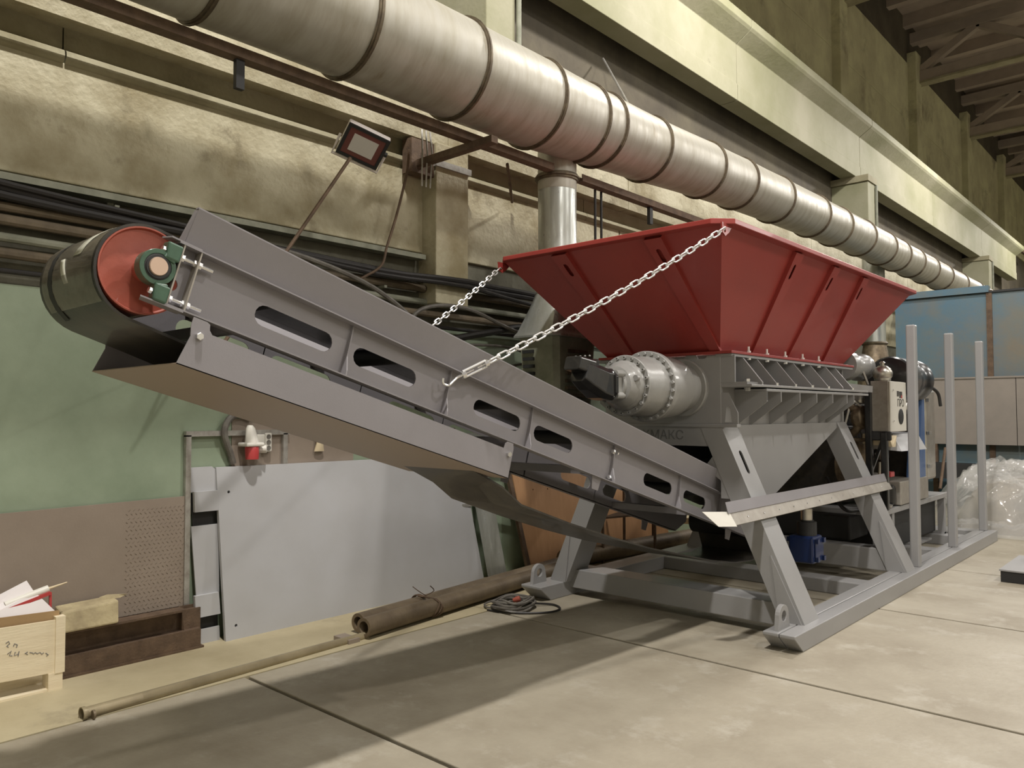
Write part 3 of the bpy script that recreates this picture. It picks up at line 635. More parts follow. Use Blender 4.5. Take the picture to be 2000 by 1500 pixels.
# =================================================================== BELT CONVEYOR
ca, sa = cos(radians(16.5)), sin(radians(16.5)); OY, OZ = 1.262, 2.262
def C(x, s_, n): return Vector((x, OY+s_*ca+n*sa, OZ-s_*sa+n*ca))
XR, XL = -3.00, -3.86       # outer flange edges
PS = .03; PN = .010
cv = thing('belt_conveyor', (-3.43, 3.8, .4), 'grey inclined belt conveyor with slotted side channels rising from under the shredder', 'conveyor')
slots = [(.484, .892), (1.02, 1.424), (1.862, 2.262), (2.392, 2.78), (3.638, 4.033), (4.214, 4.565)]
ribs = [.97, 1.635, 2.33, 3.22, 4.11, 4.79]
for sg, xo in ((1, XR), (-1, XL)):
    xi = xo-sg*.058
    mb = MB(); t = .006*sg
    holes = [stadium((a+b)/2, .010, b-a, .092) for a, b in slots]+[circle(.115, -.02, .026, 14)]
    poly = [(.08, -.118), (5.45, -.118), (5.62, .0), (5.62, .142), (.08, .142)]
    mb.plate(poly, holes, .006, lambda u, v, q: C(xi+sg*q, u, v))
    for n0, n1, s1 in ((.136, .142, 5.62), (-.118, -.112, 5.45)):
        p = [C(xi, .08, n0), C(xo, .08, n0), C(xo, s1, n0), C(xi, s1, n0), C(xi, .08, n1), C(xo, .08, n1), C(xo, s1, n1), C(xi, s1, n1)]
        mb.hexa(p)
    # head lip strip
    obj('side_channel', mb, 'grey2', cv, smooth=False)
    for r_ in ribs+[3.212]:
        w0 = .016; pl = [(0, -.112), (.058, -.112), (.056, -.09), (.030, -.02), (.022, .136), (0, .136)]
        obj('stiffener_plate', MB().plate(pl, [], .006, lambda u, v, q: C(xi+sg*u, r_+q, v)), 'grey2', cv, smooth=False)
    for s0 in (.100, .172):
        obj('tensioner_plate', MB().plate([(0, -.112), (.056, -.112), (.056, .136), (0, .136)], [], .006, lambda u, v, q: C(xi+sg*u, s0+q, v)), 'gal', cv, smooth=False)
    for nn in (.088, -.085):
        tb = obj('tension_bolt', MB().tube([C(xi+sg*.034, .05, nn), C(xi+sg*.034, .245, nn)], .008, 10), 'zinc', cv)
        for s0 in (.108, .16, .182):
            obj('nut', MB().lathe([(0, .015), (.013, .015)], C(xi+sg*.034, s0, nn), C(0, 1, 0)-C(0, 0, 0), 6), 'zinc', tb, smooth=False)
    # skirt board
    sk_ = MB(); xs0, xs1 = xi+sg*.004, xi+sg*.052
    sk_.hexa([C(xs0, .115, .142), C(xs0+sg*.004, .115, .142), C(xs0+sg*.004, 4.90, .142), C(xs0, 4.90, .142), C(xs1, .110, .300), C(xs1+sg*.004, .110, .300), C(xs1+sg*.004, 4.64, .300), C(xs1, 4.64, .300)])
    sk_.hexa([C(xs1-sg*.022, .108, .300), C(xs1+sg*.004, .108, .300), C(xs1+sg*.004, 4.64, .300), C(xs1-sg*.022, 4.64, .300), C(xs1-sg*.022, .108, .306), C(xs1+sg*.004, .108, .306), C(xs1+sg*.004, 4.64, .306), C(xs1-sg*.022, 4.64, .306)])
    skb = obj('skirt_board', sk_, 'grey2', cv, smooth=False)
    obj('skirt_end', MB().hexa([C(xs0-sg*.05, .102, .135), C(xs0, .112, .135), C(xs0, .118, .135), C(xs0-sg*.05, .108, .135), C(xs1-sg*.03, .108, .298), C(xs1, .110, .298), C(xs1, .116, .298), C(xs1-sg*.03, .114, .298)]), 'grey2', skb, smooth=False)
    # bearing housing
    bh = MB(); xb = xi+sg*.075
    ring = circle(0, 0, .070, 28)
    bh.plate([(u+PS, v+PN) for u, v in ring], [circle(PS, PN, .052, 24)], .052, lambda u, v, q: C(xi+sg*(.004+q), u, v))
    bho = obj('bearing_housing', bh, 'bearing', cv, bevel=.004)
    for nn in (.088, -.085):
        mb2 = MB(); mb2.hexa([C(xi+sg*.012, .045, nn-.035), C(xi+sg*.066, .045, nn-.035), C(xi+sg*.066, .098, nn-.035), C(xi+sg*.012, .098, nn-.035), C(xi+sg*.012, .035, nn+.035), C(xi+sg*.066, .035, nn+.035), C(xi+sg*.066, .098, nn+.035), C(xi+sg*.012, .098, nn+.035)])
        obj('housing_foot', mb2, 'bearing', bho, smooth=False, bevel=.008)
        q0 = nn*.45
        mb3 = MB(); mb3.bar(C(xi+sg*.04, .03+PS, nn*.55), C(xi+sg*.04, .07, nn), .05, .045, (1, 0, 0)); obj('housing_neck', mb3, 'bearing', bho, smooth=False, bevel=.006)
        inst('bolt', BOLT, bho, frame(C(xi+sg*.045, .038, nn), C(0, -1, 0)-C(0, 0, 0)))
    obj('bearing_ring', MB().lathe([(0, .052), (.044, .052), (.046, .046), (.050, .046), (.050, .040)], C(xi+sg*.01, PS, PN), (sg, 0, 0), 28), 'matblack', bho)
    obj('guide_lip', MB().hexa([C(xi, .02, -.124), C(xo, .0, -.124), C(xo, .172, -.124), C(xi, .172, -.124), C(xi, .02, -.118), C(xo, .0, -.118), C(xo, .172, -.118), C(xi, .172, -.118)]), 'grey2', cv, smooth=False)
    obj('guide_lip', MB().hexa([C(xi, .03, .142), C(xo, .045, .142), C(xo, .172, .142), C(xi, .172, .142), C(xi, .03, .148), C(xo, .045, .148), C(xo, .172, .148), C(xi, .172, .148)]), 'grey2', cv, smooth=False)
    # splice bolts
    for r_, nn in ((3.20, .09), (3.20, -.085)):
        inst('bolt', BOLT, cv, frame(C(xi+sg*.03, r_, nn), C(0, -1, 0)-C(0, 0, 0)) @ Matrix.Scale(1.25, 4))
        inst('bolt', BOLT, cv, frame(C(xi+sg*.03, r_+.03, nn), C(0, 1, 0)-C(0, 0, 0)) @ Matrix.Scale(1.1, 4))
    # return tray side
ts0, ts1, tb_, tt = .205, 2.19, -.322, -.165
tray = obj('return_tray', MB().hexa([C(XL, ts0, tb_), C(XR, ts0, tb_), C(XR, ts1, tb_), C(XL, ts1, tb_), C(XL, ts0, tb_+.004), C(XR, ts0, tb_+.004), C(XR, ts1, tb_+.004), C(XL, ts1, tb_+.004)]), 'tray', cv, smooth=False)
for sg, xo in ((1, XR), (-1, XL)):
    pl = [(ts0, tb_), (ts1, tb_), (ts1, -.150), (ts1-.01, -.122), (ts1-.06, -.122), (ts1-.075, -.135), (ts1-.08, tt), (ts0+.105, tt-.0), (ts0+.09, -.150), (ts0+.085, -.128), (ts0+.07, -.122), (ts0+.012, -.122), (ts0+.012, -.16), (ts0+.022, -.20)]
    obj('tray_side', MB().plate(pl, [], .004, lambda u, v, q: C(xo-sg*q, u, v)), 'grey2', tray, smooth=False)
    for s0 in (ts0+.055, ts1-.035):
        inst('bolt', BOLT, tray, frame(C(xo, s0, -.19), (sg, 0, 0)) @ Matrix.Scale(1.25, 4))
# head pulley
PX0, PX1, PR = -3.725, -3.125, .174
hpu = obj('head_pulley', MB().lathe([(-.012, .10), (-.012, PR-.012), (0, PR-.004), (0, PR), (PX1-PX0, PR), (PX1-PX0, PR-.006), (PX1-PX0-.012, PR-.012), (PX1-PX0-.022, .075), (PX1-PX0-.014, .055)], C(PX0, PS, PN), (1, 0, 0), 56), 'redpulley', cv)
obj('shaft', MB().lathe([(0, .037), (.943, .037), (.948, .034)], C(-3.94, PS, PN), (1, 0, 0), 24), 'shaft', hpu)
obj('shaft', MB().lathe([(0, .045), (.12, .045)], C(-3.20, PS, PN), (1, 0, 0), 24), 'redpulley', hpu)
# belt
def cyz(s_, n): v = C(0, s_, n); return (v.y, v.z)
R0 = PR+.001
path = [cyz(s_, R0+PN-.0) for s_ in (5.7, 5.0, 4, 3, 2, 1, .4)]
for i in range(0, 19):
    a = pi/2+pi*i/18; k_ = 1+.13*max(0, (i-9)/9)**1.5; path.append(cyz(PS+R0*cos(a)*k_, PN+R0*sin(a)*k_))
path += [cyz(.25, -.20), cyz(.8, -.24), cyz(1.5, -.285), cyz(2.05, -.312), cyz(2.3, -.352)]
path += [(3.53, 1.155), (4.0, .995), (4.485, .845), (4.95, .715), (5.45, .595), (5.9, .49), (6.3, .42), (6.62, .395), (6.82, .43)]
for i in range(0, 11):
    a = -pi/2+pi*i/10; v = C(0, 5.75+.115*cos(a), .045+.115*sin(a)); path.append((v.y, v.z))
belt = obj('belt', MB().ribbon(path, PX0-.005, PX1-.003, -.011), 'rubber', cv, ang=50)
obj('head_glare_film', MB().add([C(x, PS+(R0+.0128)*cos(a)*(1+.13*max(0, (a-pi)/(pi/2))**1.5), PN+(R0+.0128)*sin(a)*(1+.13*max(0, (a-pi)/(pi/2))**1.5)) for a in [pi*(.47+.045*i) for i in range(20)] for x in (PX0+.03, -3.56, -3.42, -3.30, PX1-.02)], [(5*i+k, 5*i+k+1, 5*i+k+6, 5*i+k+5) for i in range(19) for k in range(4)]), 'glarefilm', belt)  # added pale layer carrying the glare of the lit belt head
def tape(xa, xb, a0, a1, w):
    pp = []; k = 8
    for i in range(k+1):
        t = i/k; a = a0+(a1-a0)*t; x = xa+(xb-xa)*t
        pp.append((x, a))
    vs = []; fs = []
    for x, a in pp:
        for dx in (-w/2, w/2):
            vs.append(C(x+dx, PS+(R0+.0150)*cos(a), PN+(R0+.0150)*sin(a)))
    for i in range(k): fs.append((2*i, 2*i+1, 2*i+3, 2*i+2))
    mb = MB(); mb.add(vs, fs); o = obj('tape_strip', mb, 'tape', belt); o.modifiers.new('thick', 'SOLIDIFY').thickness = .001
tape(-3.24, -3.33, pi*.52, pi*.98, .085); tape(-3.48, -3.42, pi*.98, pi*1.16, .05); tape(-3.34, -3.40, pi*.50, pi*.62, .12)
obj('belt_seam', MB().add([C(-3.60+dx, PS+(R0+.0145)*cos(a)*(1+.13*max(0, (a-pi)/(pi/2))**1.5), PN+(R0+.0145)*sin(a)*(1+.13*max(0, (a-pi)/(pi/2))**1.5)) for a in [pi*(.5+.09*i) for i in range(11)] for dx in (-.025, .025)], [(2*i, 2*i+1, 2*i+3, 2*i+2) for i in range(10)]), 'matblack', belt)
# cross members, idlers, tail pulley
for s_ in (.55, 1.3, 2.1, 2.9, 3.7, 4.5):
    obj('carry_idler', MB().tube([C(XL+.062, s_, .105), C(XR-.062, s_, .105)], .045, 16), 'matblack', cv)
for s_ in (.42, 2.28, 3.0, 4.4):
    obj('cross_tie', MB().bar(C(XL+.06, s_, -.085), C(XR-.06, s_, -.085), .05, .05), 'grey2', cv, smooth=False)
for s_ in (3.05, 4.95):
    for xo in (XR-.03, XL+.03):
        obj('return_hanger', MB().plate([(s_-.05, -.118), (s_+.05, -.118), (s_+.035, -.20), (s_-.035, -.20)], [], .006, lambda u, v, q: C(xo+q, u, v)), 'grey2', cv, smooth=False)
tp = obj('tail_pulley', MB().tube([C(XL+.07, 5.75, .045), C(XR-.07, 5.75, .045)], .112, 24), 'matblack', cv)
gm = thing('tail_gearmotor', (-2.80, 7.0, .3), 'blue gearmotor with black upright motor under the housing beside the front leg', 'gearmotor')
obj('gear_case', MB().box(-2.93, -2.70, 6.93, 7.15, .36, .60), 'bluedark', gm, smooth=False, bevel=.02)
obj('cover_plate', MB().box(-2.70, -2.685, 6.95, 7.13, .38, .58), 'bluedark', gm, smooth=False, bevel=.006)
obj('motor_can', MB().lathe([(0, .085), (.12, .085), (.12, .06), (.135, .06)], (-2.80, 7.04, .60), (0, 0, 1), 20), 'matblack', gm)
obj('coupling', MB().lathe([(0, .05), (.10, .05), (.105, .04)], (-2.80, 7.04, .735), (0, 0, 1), 18), 'stainless', gm)
for dz in (.40, .56):
    for dy in (6.97, 7.11):
        obj('foot_lug', MB().box(-2.95, -2.925+.26, dy-.02, dy+.02, dz-.02, dz+.02), 'bluedark', gm, smooth=False)

# =================================================================== CHAINS
lk = [(x, y, 0) for x, y in stadium(0, 0, .081, .034, 6)]
LINK = mesh('chain_link', MB().tube([Vector(p) for p in lk], 0.0055, 8, True), 'chainzinc')
def chain(a, b, sag, label, turn):
    a, b = Vector(a), Vector(b); ct = thing('tension_chain', a, label, 'chain', 'conveyor tension chains')
    Ltot = (b-a).length; pitch = .068; t0 = turn/Ltot
    n = int((Ltot-turn)/pitch)
    def P(t): return a+(b-a)*t-Vector((0, 0, sag*4*t*(1-t)))
    for i in range(n):
        t = t0+(1-t0)*(i+.5)/n; d = (P(t+.01)-P(t-.01)).normalized()
        rot = radians(38 if i % 2 else -52)
        side = d.cross(Vector((0, 0, 1))).normalized(); upn = side.cross(d)
        zz = side*cos(rot)+upn*sin(rot)
        m = frame(P(t), zz, d); inst('chain_link', LINK, ct, m)
    d = (P(t0)-a).normalized(); side = d.cross(Vector((0, 0, 1))).normalized(); upn = side.cross(d)
    if turn:
        p0 = a+d*.06; p1 = a+d*(turn-.03)
        for sg in (-1, 1):
            off = (upn*.8+side*.2)*0.021*sg
            obj('turnbuckle_bar', MB().tube([p0+off, p1+off], .007, 8), 'chainzinc', ct)
        for p in (p0, p1): obj('turnbuckle_nut', MB().lathe([(-.012, .02), (.012, .02)], p, d, 8), 'zinc', ct)
        obj('threaded_rod', MB().tube([p0, p0+d*.07], .005, 8), 'zinc', ct); obj('threaded_rod', MB().tube([p1+d*.03, p1-d*.06], .005, 8), 'zinc', ct)
        hk = sp([p0-d*.01, a+d*.02, a-upn*.008-d*.012, a-d*.045-upn*.016, a-d*.07+upn*.005, a-d*.06+upn*.03], 6)
        obj('hook', MB().tube(hk, .007, 8), 'zinc', ct)
chain((-2.985, 2.838, 1.880), (-2.475, 4.885, 2.955), .035, 'bright steel chain with turnbuckle from conveyor side to the near hopper corner', .245)
chain((-3.875, 2.838, 1.880), (-4.575, 4.885, 2.945), .035, 'bright steel chain from the far conveyor side to the far hopper corner', .245)

# =================================================================== ANGLE BAR RESTING ON THE LEGS
ab = thing('perforated_angle_bar', (-2.62, 7.0, .9), 'pale galvanised angle bar with end plate lying along the legs', 'angle bar')
y0, y1 = 5.20, 8.82
def strip(a, b, ya, yb, m, nm):
    t = .005; obj(nm, MB().hexa([(a[0], ya, a[1]), (b[0], ya, b[1]), (b[0], yb, b[1]), (a[0], yb, a[1]), (a[0], ya, a[1]+t), (b[0]+t, ya, b[1]+t), (b[0]+t, yb, b[1]+t), (a[0], yb, a[1]+t)]), m, ab, smooth=False)
strip((-2.67, 1.05), (-2.650, .972), y0+.03, y1, 'grey2', 'upper_flange')
strip((-2.652, .970), (-2.612, .888), y0+.05, y1+.05, 'gal', 'lower_flange')
obj('end_plate', MB().hexa([(-2.66, y0-.10, .895), (-2.60, y0+.06, .885), (-2.595, y0+.06, .885), (-2.655, y0-.10, .895), (-2.745, y0-.18, 1.0), (-2.66, y0+.06, .985), (-2.655, y0+.06, .985), (-2.74, y0-.18, 1.0)]), 'white', ab, smooth=False)
for k in range(12):
    obj('rivet', MB().lathe([(0, .006), (.003, .005)], (-2.625, 5.5+k*.28, .932), (.9, 0, .4), 8), 'zinc', ab)

# =================================================================== POWER PACK BEHIND THE SHREDDER
dk = thing('engine_deck', (-3.5, 10, 0), 'grey engine deck with black tank below standing between the skid rails', 'platform')
obj('deck_frame', MB().box(-4.45, -2.68, 8.75, 11.4, .60, .66), 'grey', dk, smooth=False, bevel=.005)
obj('tank', MB().box(-4.3, -2.80, 9.25, 11.3, .16, .60), 'matblack', dk, smooth=False, bevel=.02)
obj('tank', MB().box(-4.3, -2.95, 8.58, 9.15, .34, .60), 'matblack', dk, smooth=False, bevel=.02)
for y in (8.8, 9.2, 11.35):
    obj('deck_leg', MB().box(-2.78, -2.70, y-.04, y+.04, .13, .60), 'grey', dk, smooth=False)
en = thing('diesel_engine', (-3.5, 9.6, .66), 'dark diesel engine with brown turbocharger behind the shredder housing', 'engine')
obj('engine_block', MB().box(-3.95, -3.10, 8.95, 10.05, .70, 1.55), 'engine', en, smooth=False, bevel=.03)
obj('cylinder_head', MB().box(-3.85, -3.15, 8.98, 10.0, 1.55, 1.80), 'engine', en, smooth=False, bevel=.03)
obj('flywheel_cover', MB().lathe([(0, .30), (.10, .30), (.14, .24), (.16, .1)], (-3.12, 9.12, 1.12), (1, -.25, 0), 28), 'castbrown', en)
obj('turbo_housing', MB().lathe([(0, .05), (.02, .11), (.07, .135), (.13, .12), (.16, .06), (.24, .055)], (-3.02, 9.0, 1.64), (1, -.3, .1), 24), 'castbrown', en)
obj('turbo_intake', MB().lathe([(0, .105), (.03, .112), (.035, .10), (.10, .10), (.105, .112), (.14, .105)], (-2.99, 9.08, 1.80), (0, .1, 1), 24), 'stainless', en)
obj('exhaust_bend', MB().tube(sp([(-3.1, 9.0, 1.45), (-3.0, 8.95, 1.5), (-2.95, 8.93, 1.62), (-3.0, 8.93, 1.74), (-3.12, 8.95, 1.78)]), .045, 12), 'castbrown', en)
obj('oil_line', MB().tube(sp([(-3.15, 8.93, 1.40), (-3.08, 8.90, 1.62), (-3.02, 8.92, 1.82), (-2.93, 8.95, 1.76)]), .012, 8), 'white', en)
obj('oil_line', MB().tube(sp([(-3.2, 8.92, 1.42), (-2.95, 8.92, 1.40), (-2.72, 9.0, 1.42)]), .02, 8), 'castbrown', en)
for i in range(6):
    y = 9.0+i*.17
    obj('rocker_cover', MB().box(-3.8, -3.2, y, y+.14, 1.80, 1.88), 'engine', en, smooth=False, bevel=.02)
    obj('injector_pipe', MB().tube(sp([(-3.10, y+.05, 1.2), (-3.02, y+.06, 1.35), (-3.06, y+.06, 1.55), (-3.16, y+.06, 1.7)]), .008, 6), 'steel', en)
obj('starter_motor', MB().lathe([(0, .06), (.18, .06), (.2, .045), (.27, .045)], (-3.0, 9.4, .95), (0, 1, 0), 16), 'steel', en)
obj('fuel_filter', MB().lathe([(0, .04), (.03, .05), (.13, .05), (.15, .03)], (-2.98, 9.72, 1.15), (0, 0, 1), 16), 'stainless', en)
obj('fuel_filter', MB().lathe([(0, .04), (.03, .05), (.13, .05), (.15, .03)], (-2.98, 9.88, 1.15), (0, 0, 1), 16), 'engine', en)
obj('hose', MB().tube(sp([(-3.0, 9.0, .85), (-2.85, 8.9, .75), (-2.8, 9.15, .69), (-2.78, 9.5, .70), (-2.9, 9.7, .8)]), .022, 10), 'cable', en)
obj('hose', MB().tube(sp([(-3.2, 8.6, 1.0), (-3.0, 8.5, .7), (-2.9, 8.7, .66), (-2.85, 9.0, .70)]), .02, 10), 'cable', en)
obj('valve', MB().box(-2.86, -2.74, 9.28, 9.42, .98, 1.04), 'redplast', en, smooth=False, bevel=.01)
obj('valve_stem', MB().tube([(-2.85, 9.2, .80), (-2.83, 9.2, 1.15)], .014, 8), 'stainless', en)
ac = thing('air_cleaner', (-2.96, 10.0, 1.9), 'black horizontal air cleaner drum above the control cabinet', 'air filter')
obj('drum', MB().lathe([(0, .10), (.01, .245), (.03, .262), (.30, .262), (.32, .25), (.62, .25), (.64, .262), (.82, .262), (.85, .22)], (-2.80, 9.50, 2.08), (0, .8, 0), 40), 'black', ac)
obj('pre_cleaner', MB().lathe([(0, .075), (.03, .075), (.035, .085), (.055, .085), (.075, .10), (.12, .105), (.165, .085), (.195, .04), (.20, .018), (.23, .03), (.245, .012)], (-2.76, 9.12, 2.02), (0, 0, 1), 28), 'stainless', ac)
rg = thing('hydraulic_header_pipe', (-3.0, 9.2, 2.1), 'short grey flared pipe lying beside the hopper end above the engine', 'pipe')
obj('flared_mouth', MB().lathe([(0, .125), (0, .155), (.10, .165), (.13, .165), (.15, .14), (.20, .135)], (-3.02, 8.62, 2.21), (0, 1, 0), 32), 'castgrey', rg)
obj('barrel', MB().lathe([(.18, .135), (.42, .14), (.45, .155), (.62, .155), (.66, .13), (.68, .085)], (-3.02, 8.62, 2.21), (0, 1, 0), 32), 'castgrey', rg)
obj('tail_pipe', MB().lathe([(.66, .075), (1.2, .075)], (-3.02, 8.62, 2.21), (0, 1, 0), 24), 'castgrey', rg)
obj('support_arm', MB().bar((-2.98, 8.50, 1.98), (-2.80, 8.84, 1.95), .06, .07), 'grey', rg, smooth=False)
obj('support_strut', MB().bar((-2.93, 8.90, 2.25), (-2.86, 8.98, 1.98), .02, .02), 'gal', rg, smooth=False)
cc = thing('control_cabinet', (-2.71, 9.15, .66), 'grey control cabinet with dark lettering and round gauge on a black stand', 'cabinet')
cbx = obj('enclosure', MB().box(-2.812, -2.632, 8.87, 9.46, 1.49, 2.04), 'gal', cc, smooth=False, bevel=.006)
dr = obj('front_panel', MB().box(-2.632, -2.618, 8.89, 9.46, 1.495, 2.035), 'white', cc, smooth=False, bevel=.004)
obj('gauge', MB().lathe([(0, .085), (.006, .085), (.008, .08), (.006, .0)], (-2.618, 9.25, 1.655), (1, 0, 0), 28), 'matblack', dr)
for y in (8.98,):
    for z in (1.94, 1.61): inst('bolt', BOLT, dr, frame((-2.618, y, z), (1, 0, 0)) @ Matrix.Scale(.9, 4))
RX = Matrix.Rotation(pi/2, 4, 'Z') @ Matrix.Rotation(pi/2, 4, 'X')
def logo(y, z, hw, hh, m): obj('logo_mark', MB().box(-2.618, -2.6165, y-hw, y+hw, z-hh, z+hh), m, dr, smooth=False)
logo(9.16, 1.905, .035, .03, 'ink'); logo(9.26, 1.91, .055, .02, 'ink'); logo(9.24, 1.875, .03, .016, 'ink'); logo(9.295, 1.875, .022, .018, 'redplast')
text('ПРО', .115, 'ink', cc, Matrix.Translation((-2.6165, 9.255, 1.80)) @ RX)
for x, y in ((-2.83, 8.86), (-2.675, 8.86)):
    obj('stand_post', MB().box(x-.035, x+.035, y-.03, y+.03, .66, 2.0 if x < -2.7 else 1.49), 'black', cc, smooth=False, bevel=.01)
obj('stand_plate', MB().box(-2.83, -2.60, 8.84, 8.87, 1.40, 1.50), 'black', cc, smooth=False, bevel=.012)
obj('stand_brace', MB().bar((-2.83, 8.9, 1.05), (-2.70, 8.9, 1.42), .03, .03), 'black', cc, smooth=False)
gd = thing('heat_guard', (-2.7, 9.3, 1.35), 'cream and grey sheet guard jutting out under the control cabinet', 'guard')
obj('cream_plate', MB().hexa([(-2.92, 8.93, 1.36), (-2.62, 8.95, 1.33), (-2.62, 9.05, 1.33), (-2.92, 9.3, 1.36), (-2.92, 8.93, 1.47), (-2.66, 8.95, 1.45), (-2.62, 9.10, 1.45), (-2.92, 9.3, 1.47)]), 'cream', gd, smooth=False)
obj('grey_hood', MB().hexa([(-2.90, 9.12, 1.30), (-2.58, 9.12, 1.28), (-2.58, 10.1, 1.27), (-2.90, 10.1, 1.30), (-2.90, 9.14, 1.47), (-2.68, 9.16, 1.46), (-2.68, 10.1, 1.46), (-2.90, 10.1, 1.47)]), 'sheet', gd, smooth=False)
rd = thing('radiator', (-3.4, 10.5, .66), 'blue radiator with bright aluminium side tank standing behind the engine', 'radiator')
obj('core', MB().box(-4.3, -2.80, 10.20, 10.50, .80, 1.98), 'engine', rd, smooth=False)
obj('side_shroud', MB().hexa([(-2.80, 10.05, .86), (-2.67, 10.10, .90), (-2.67, 10.38, .90), (-2.80, 10.40, .86), (-2.80, 10.30, 1.98), (-2.67, 10.30, 1.94), (-2.67, 10.38, 1.94), (-2.80, 10.40, 1.98)]), 'bluerad', rd, smooth=False)
st = obj('side_tank', MB().box(-2.80, -2.66, 10.40, 10.82, .88, 1.98), 'stainless', rd, smooth=False, bevel=.03)
for z in (1.05, 1.45, 1.85): obj('clamp', MB().box(-2.66, -2.63, 10.42, 10.52, z-.02, z+.02), 'steel', st, smooth=False)
obj('coolant_elbow', MB().tube(sp([(-2.82, 10.0, 1.72), (-2.80, 10.15, 1.92), (-2.78, 10.45, 2.05), (-2.76, 10.72, 2.03), (-2.74, 10.8, 1.90)]), .075, 16), 'stainless', rd)
obj('hose', MB().tube(sp([(-2.72, 10.7, 2.05), (-2.66, 10.95, 1.95), (-2.64, 11.0, 1.78)]), .02, 8), 'cable', rd)
obj('prop_rod', MB().tube([(-2.62, 11.1, 1.25), (-2.63, 10.85, .75)], .018, 8), 'rust', rd)
bt = thing('battery_box', (-2.8, 9.9, .66), 'grey steel battery box on the deck between the upright posts', 'box')
obj('box_body', MB().box(-3.0, -2.66, 9.35, 10.45, .67, .93), 'gal', bt, smooth=False, bevel=.01)
obj('end_cap', MB().box(-3.0, -2.70, 9.22, 9.35, .67, .90), 'black', bt, smooth=False, bevel=.04)
obj('label_patch', MB().box(-2.66, -2.657, 9.9, 10.02, .74, .88), 'white', bt, smooth=False)
obj('base_pan', MB().lathe([(0, .12), (.03, .13), (.035, .10)], (-2.80, 9.08, .665), (0, 0, 1), 20), 'steel', bt)

# =================================================================== FAR BACKGROUND
bo = thing('blue_partition', (-1, 16, 0), 'faded blue partition wall of tall panels at the far end beyond the posts', 'partition')
xs = [-4.62, -3.02, -1.3, .4, 2.1, 3.8, 5.5, 7.2]
for i in range(len(xs)-1):
    obj('panel', MB().box(xs[i]+.03, xs[i+1]-.03, 16.0, 16.05, .0, 3.84 if i else 3.86), 'blue', bo, smooth=False)
    if i: obj('post', MB().box(xs[i]-.045, xs[i]+.045, 15.97, 16.06, 0, 3.88), 'rust', bo, smooth=False)
obj('top_beam', MB().box(-4.66, -3.02, 15.93, 16.1, 3.84, 3.96), 'blue', bo, smooth=False)
obj('top_rail', MB().box(-4.62, 7.2, 15.96, 16.06, 3.83, 3.865), 'matblack', bo, smooth=False)
obj('return_panel', MB().box(-5.62, -4.64, 20, 20.05, 0, 4.4), 'blue', bo, smooth=False)
bb = thing('beige_board', (-1, 15.8, 1.1), 'long beige board in front of the blue partition above the wrapped bundle', 'board')
for x0, x1 in ((-4.0, -2.62), (-2.61, -.6), (-.59, 2.4), (2.41, 5.4)):
    obj('board', MB().box(x0, x1, 15.80, 15.86, 1.13, 2.30), 'beige', bb, smooth=False)
obj('cap_strip', MB().box(-4.0, 5.4, 15.78, 15.88, 2.30, 2.33), 'beige', bb, smooth=False)
for x in (-3.9, -1.6, .8, 3.2): obj('leg', MB().box(x-.04, x+.04, 15.80, 15.88, 0, 1.13), 'rust', bb, smooth=False)
single('dark_gap_strip', MB().box(-4.2, 5.2, 15.2, 15.78, .55, .80), 'matblack', 'dark strip standing in for the gap under the beige board', 'dark strip', smooth=False)  # matt black strip put in for the dark gap below the board
hd2 = thing('far_extraction_stack', (-5.13, 16.5, 0), 'distant pale extraction stack seen below the hopper corner', 'vent hood')
obj('stack_pipe', MB().lathe([(0, .21), (1.75, .21)], (-5.13, 16.5, 4.85), (0, 0, -1), 28, False), 'ductpale', hd2)
obj('collar_ring', MB().lathe([(-.03, .2), (-.03, .23), (0, .25), (.03, .23), (.03, .2)], (-5.13, 16.5, 3.08), (0, 0, -1), 28, False), 'ring', hd2)
obj('hood_cone', MB().lathe([(0, .215), (.6, .30), (.62, .33), (3.0, .30)], (-5.13, 16.5, 3.06), (0, 0, -1), 28), 'castbrown', hd2)
# plastic-wrapped bundle
pb = thing('wrapped_bundle', (-2.1, 13.7, 0), 'heap of goods wrapped in shiny clear plastic film beyond the skid', 'bundle')
def blob(cx, cy, rx, ry, h, amp, fr, seed, nx=70, ny=60, z0=0, ridg=True):
    mb = MB(); vs = []; fs = []
    for i in range(ny+1):
        for j in range(nx+1):
            u = -1+2*j/nx; v = -1+2*i/ny
            d = max(0., 1-(abs(u)**3.2+abs(v)**3.2)**(1/3.2)); hz = min(1, d*3.2)**.5*h
            p = Vector((cx+u*rx, cy+v*ry, 0)); q = Vector((p.x*fr*.55+p.y*fr*.3, p.y*fr*1.25-p.x*fr*.25, seed))
            nn = noise.noise(q)*.6+noise.noise(q*2.1)*.45
            if ridg: nn += .8*(.5-abs(noise.noise(q*1.7+Vector((3, 1, 0)))))+.45*(.4-abs(noise.noise(q*3.9)))
            k = min(1, d*5)
            vs.append((p.x+amp*.5*noise.noise(q*1.9+Vector((9, 0, 0)))*k, p.y+amp*.5*noise.noise(q*1.9+Vector((0, 9, 0)))*k, max(.004, z0+hz+amp*nn*k)))
    for i in range(ny):
        for j in range(nx):
            a = i*(nx+1)+j; fs.append((a, a+1, a+nx+2, a+nx+1))
    return mb.add(vs, fs)
obj('wrapped_goods', blob(-1.7, 13.9, 1.35, 1.2, .66, .12, 1.3, 2., 34, 30), 'goods', pb)
obj('film', blob(-1.7, 13.85, 1.55, 1.45, .84, .20, 3.3, 5., 150, 140), 'plastic', pb, ang=30)
obj('film_skirt', blob(-2.1, 12.75, .95, .5, .12, .10, 5., 8., 70, 40), 'plastic', pb, ang=30)
obj('film_fold', blob(-1.9, 13.5, 1.5, 1.2, .62, .24, 3.0, 15., 130, 120), 'plastic', pb, ang=30)
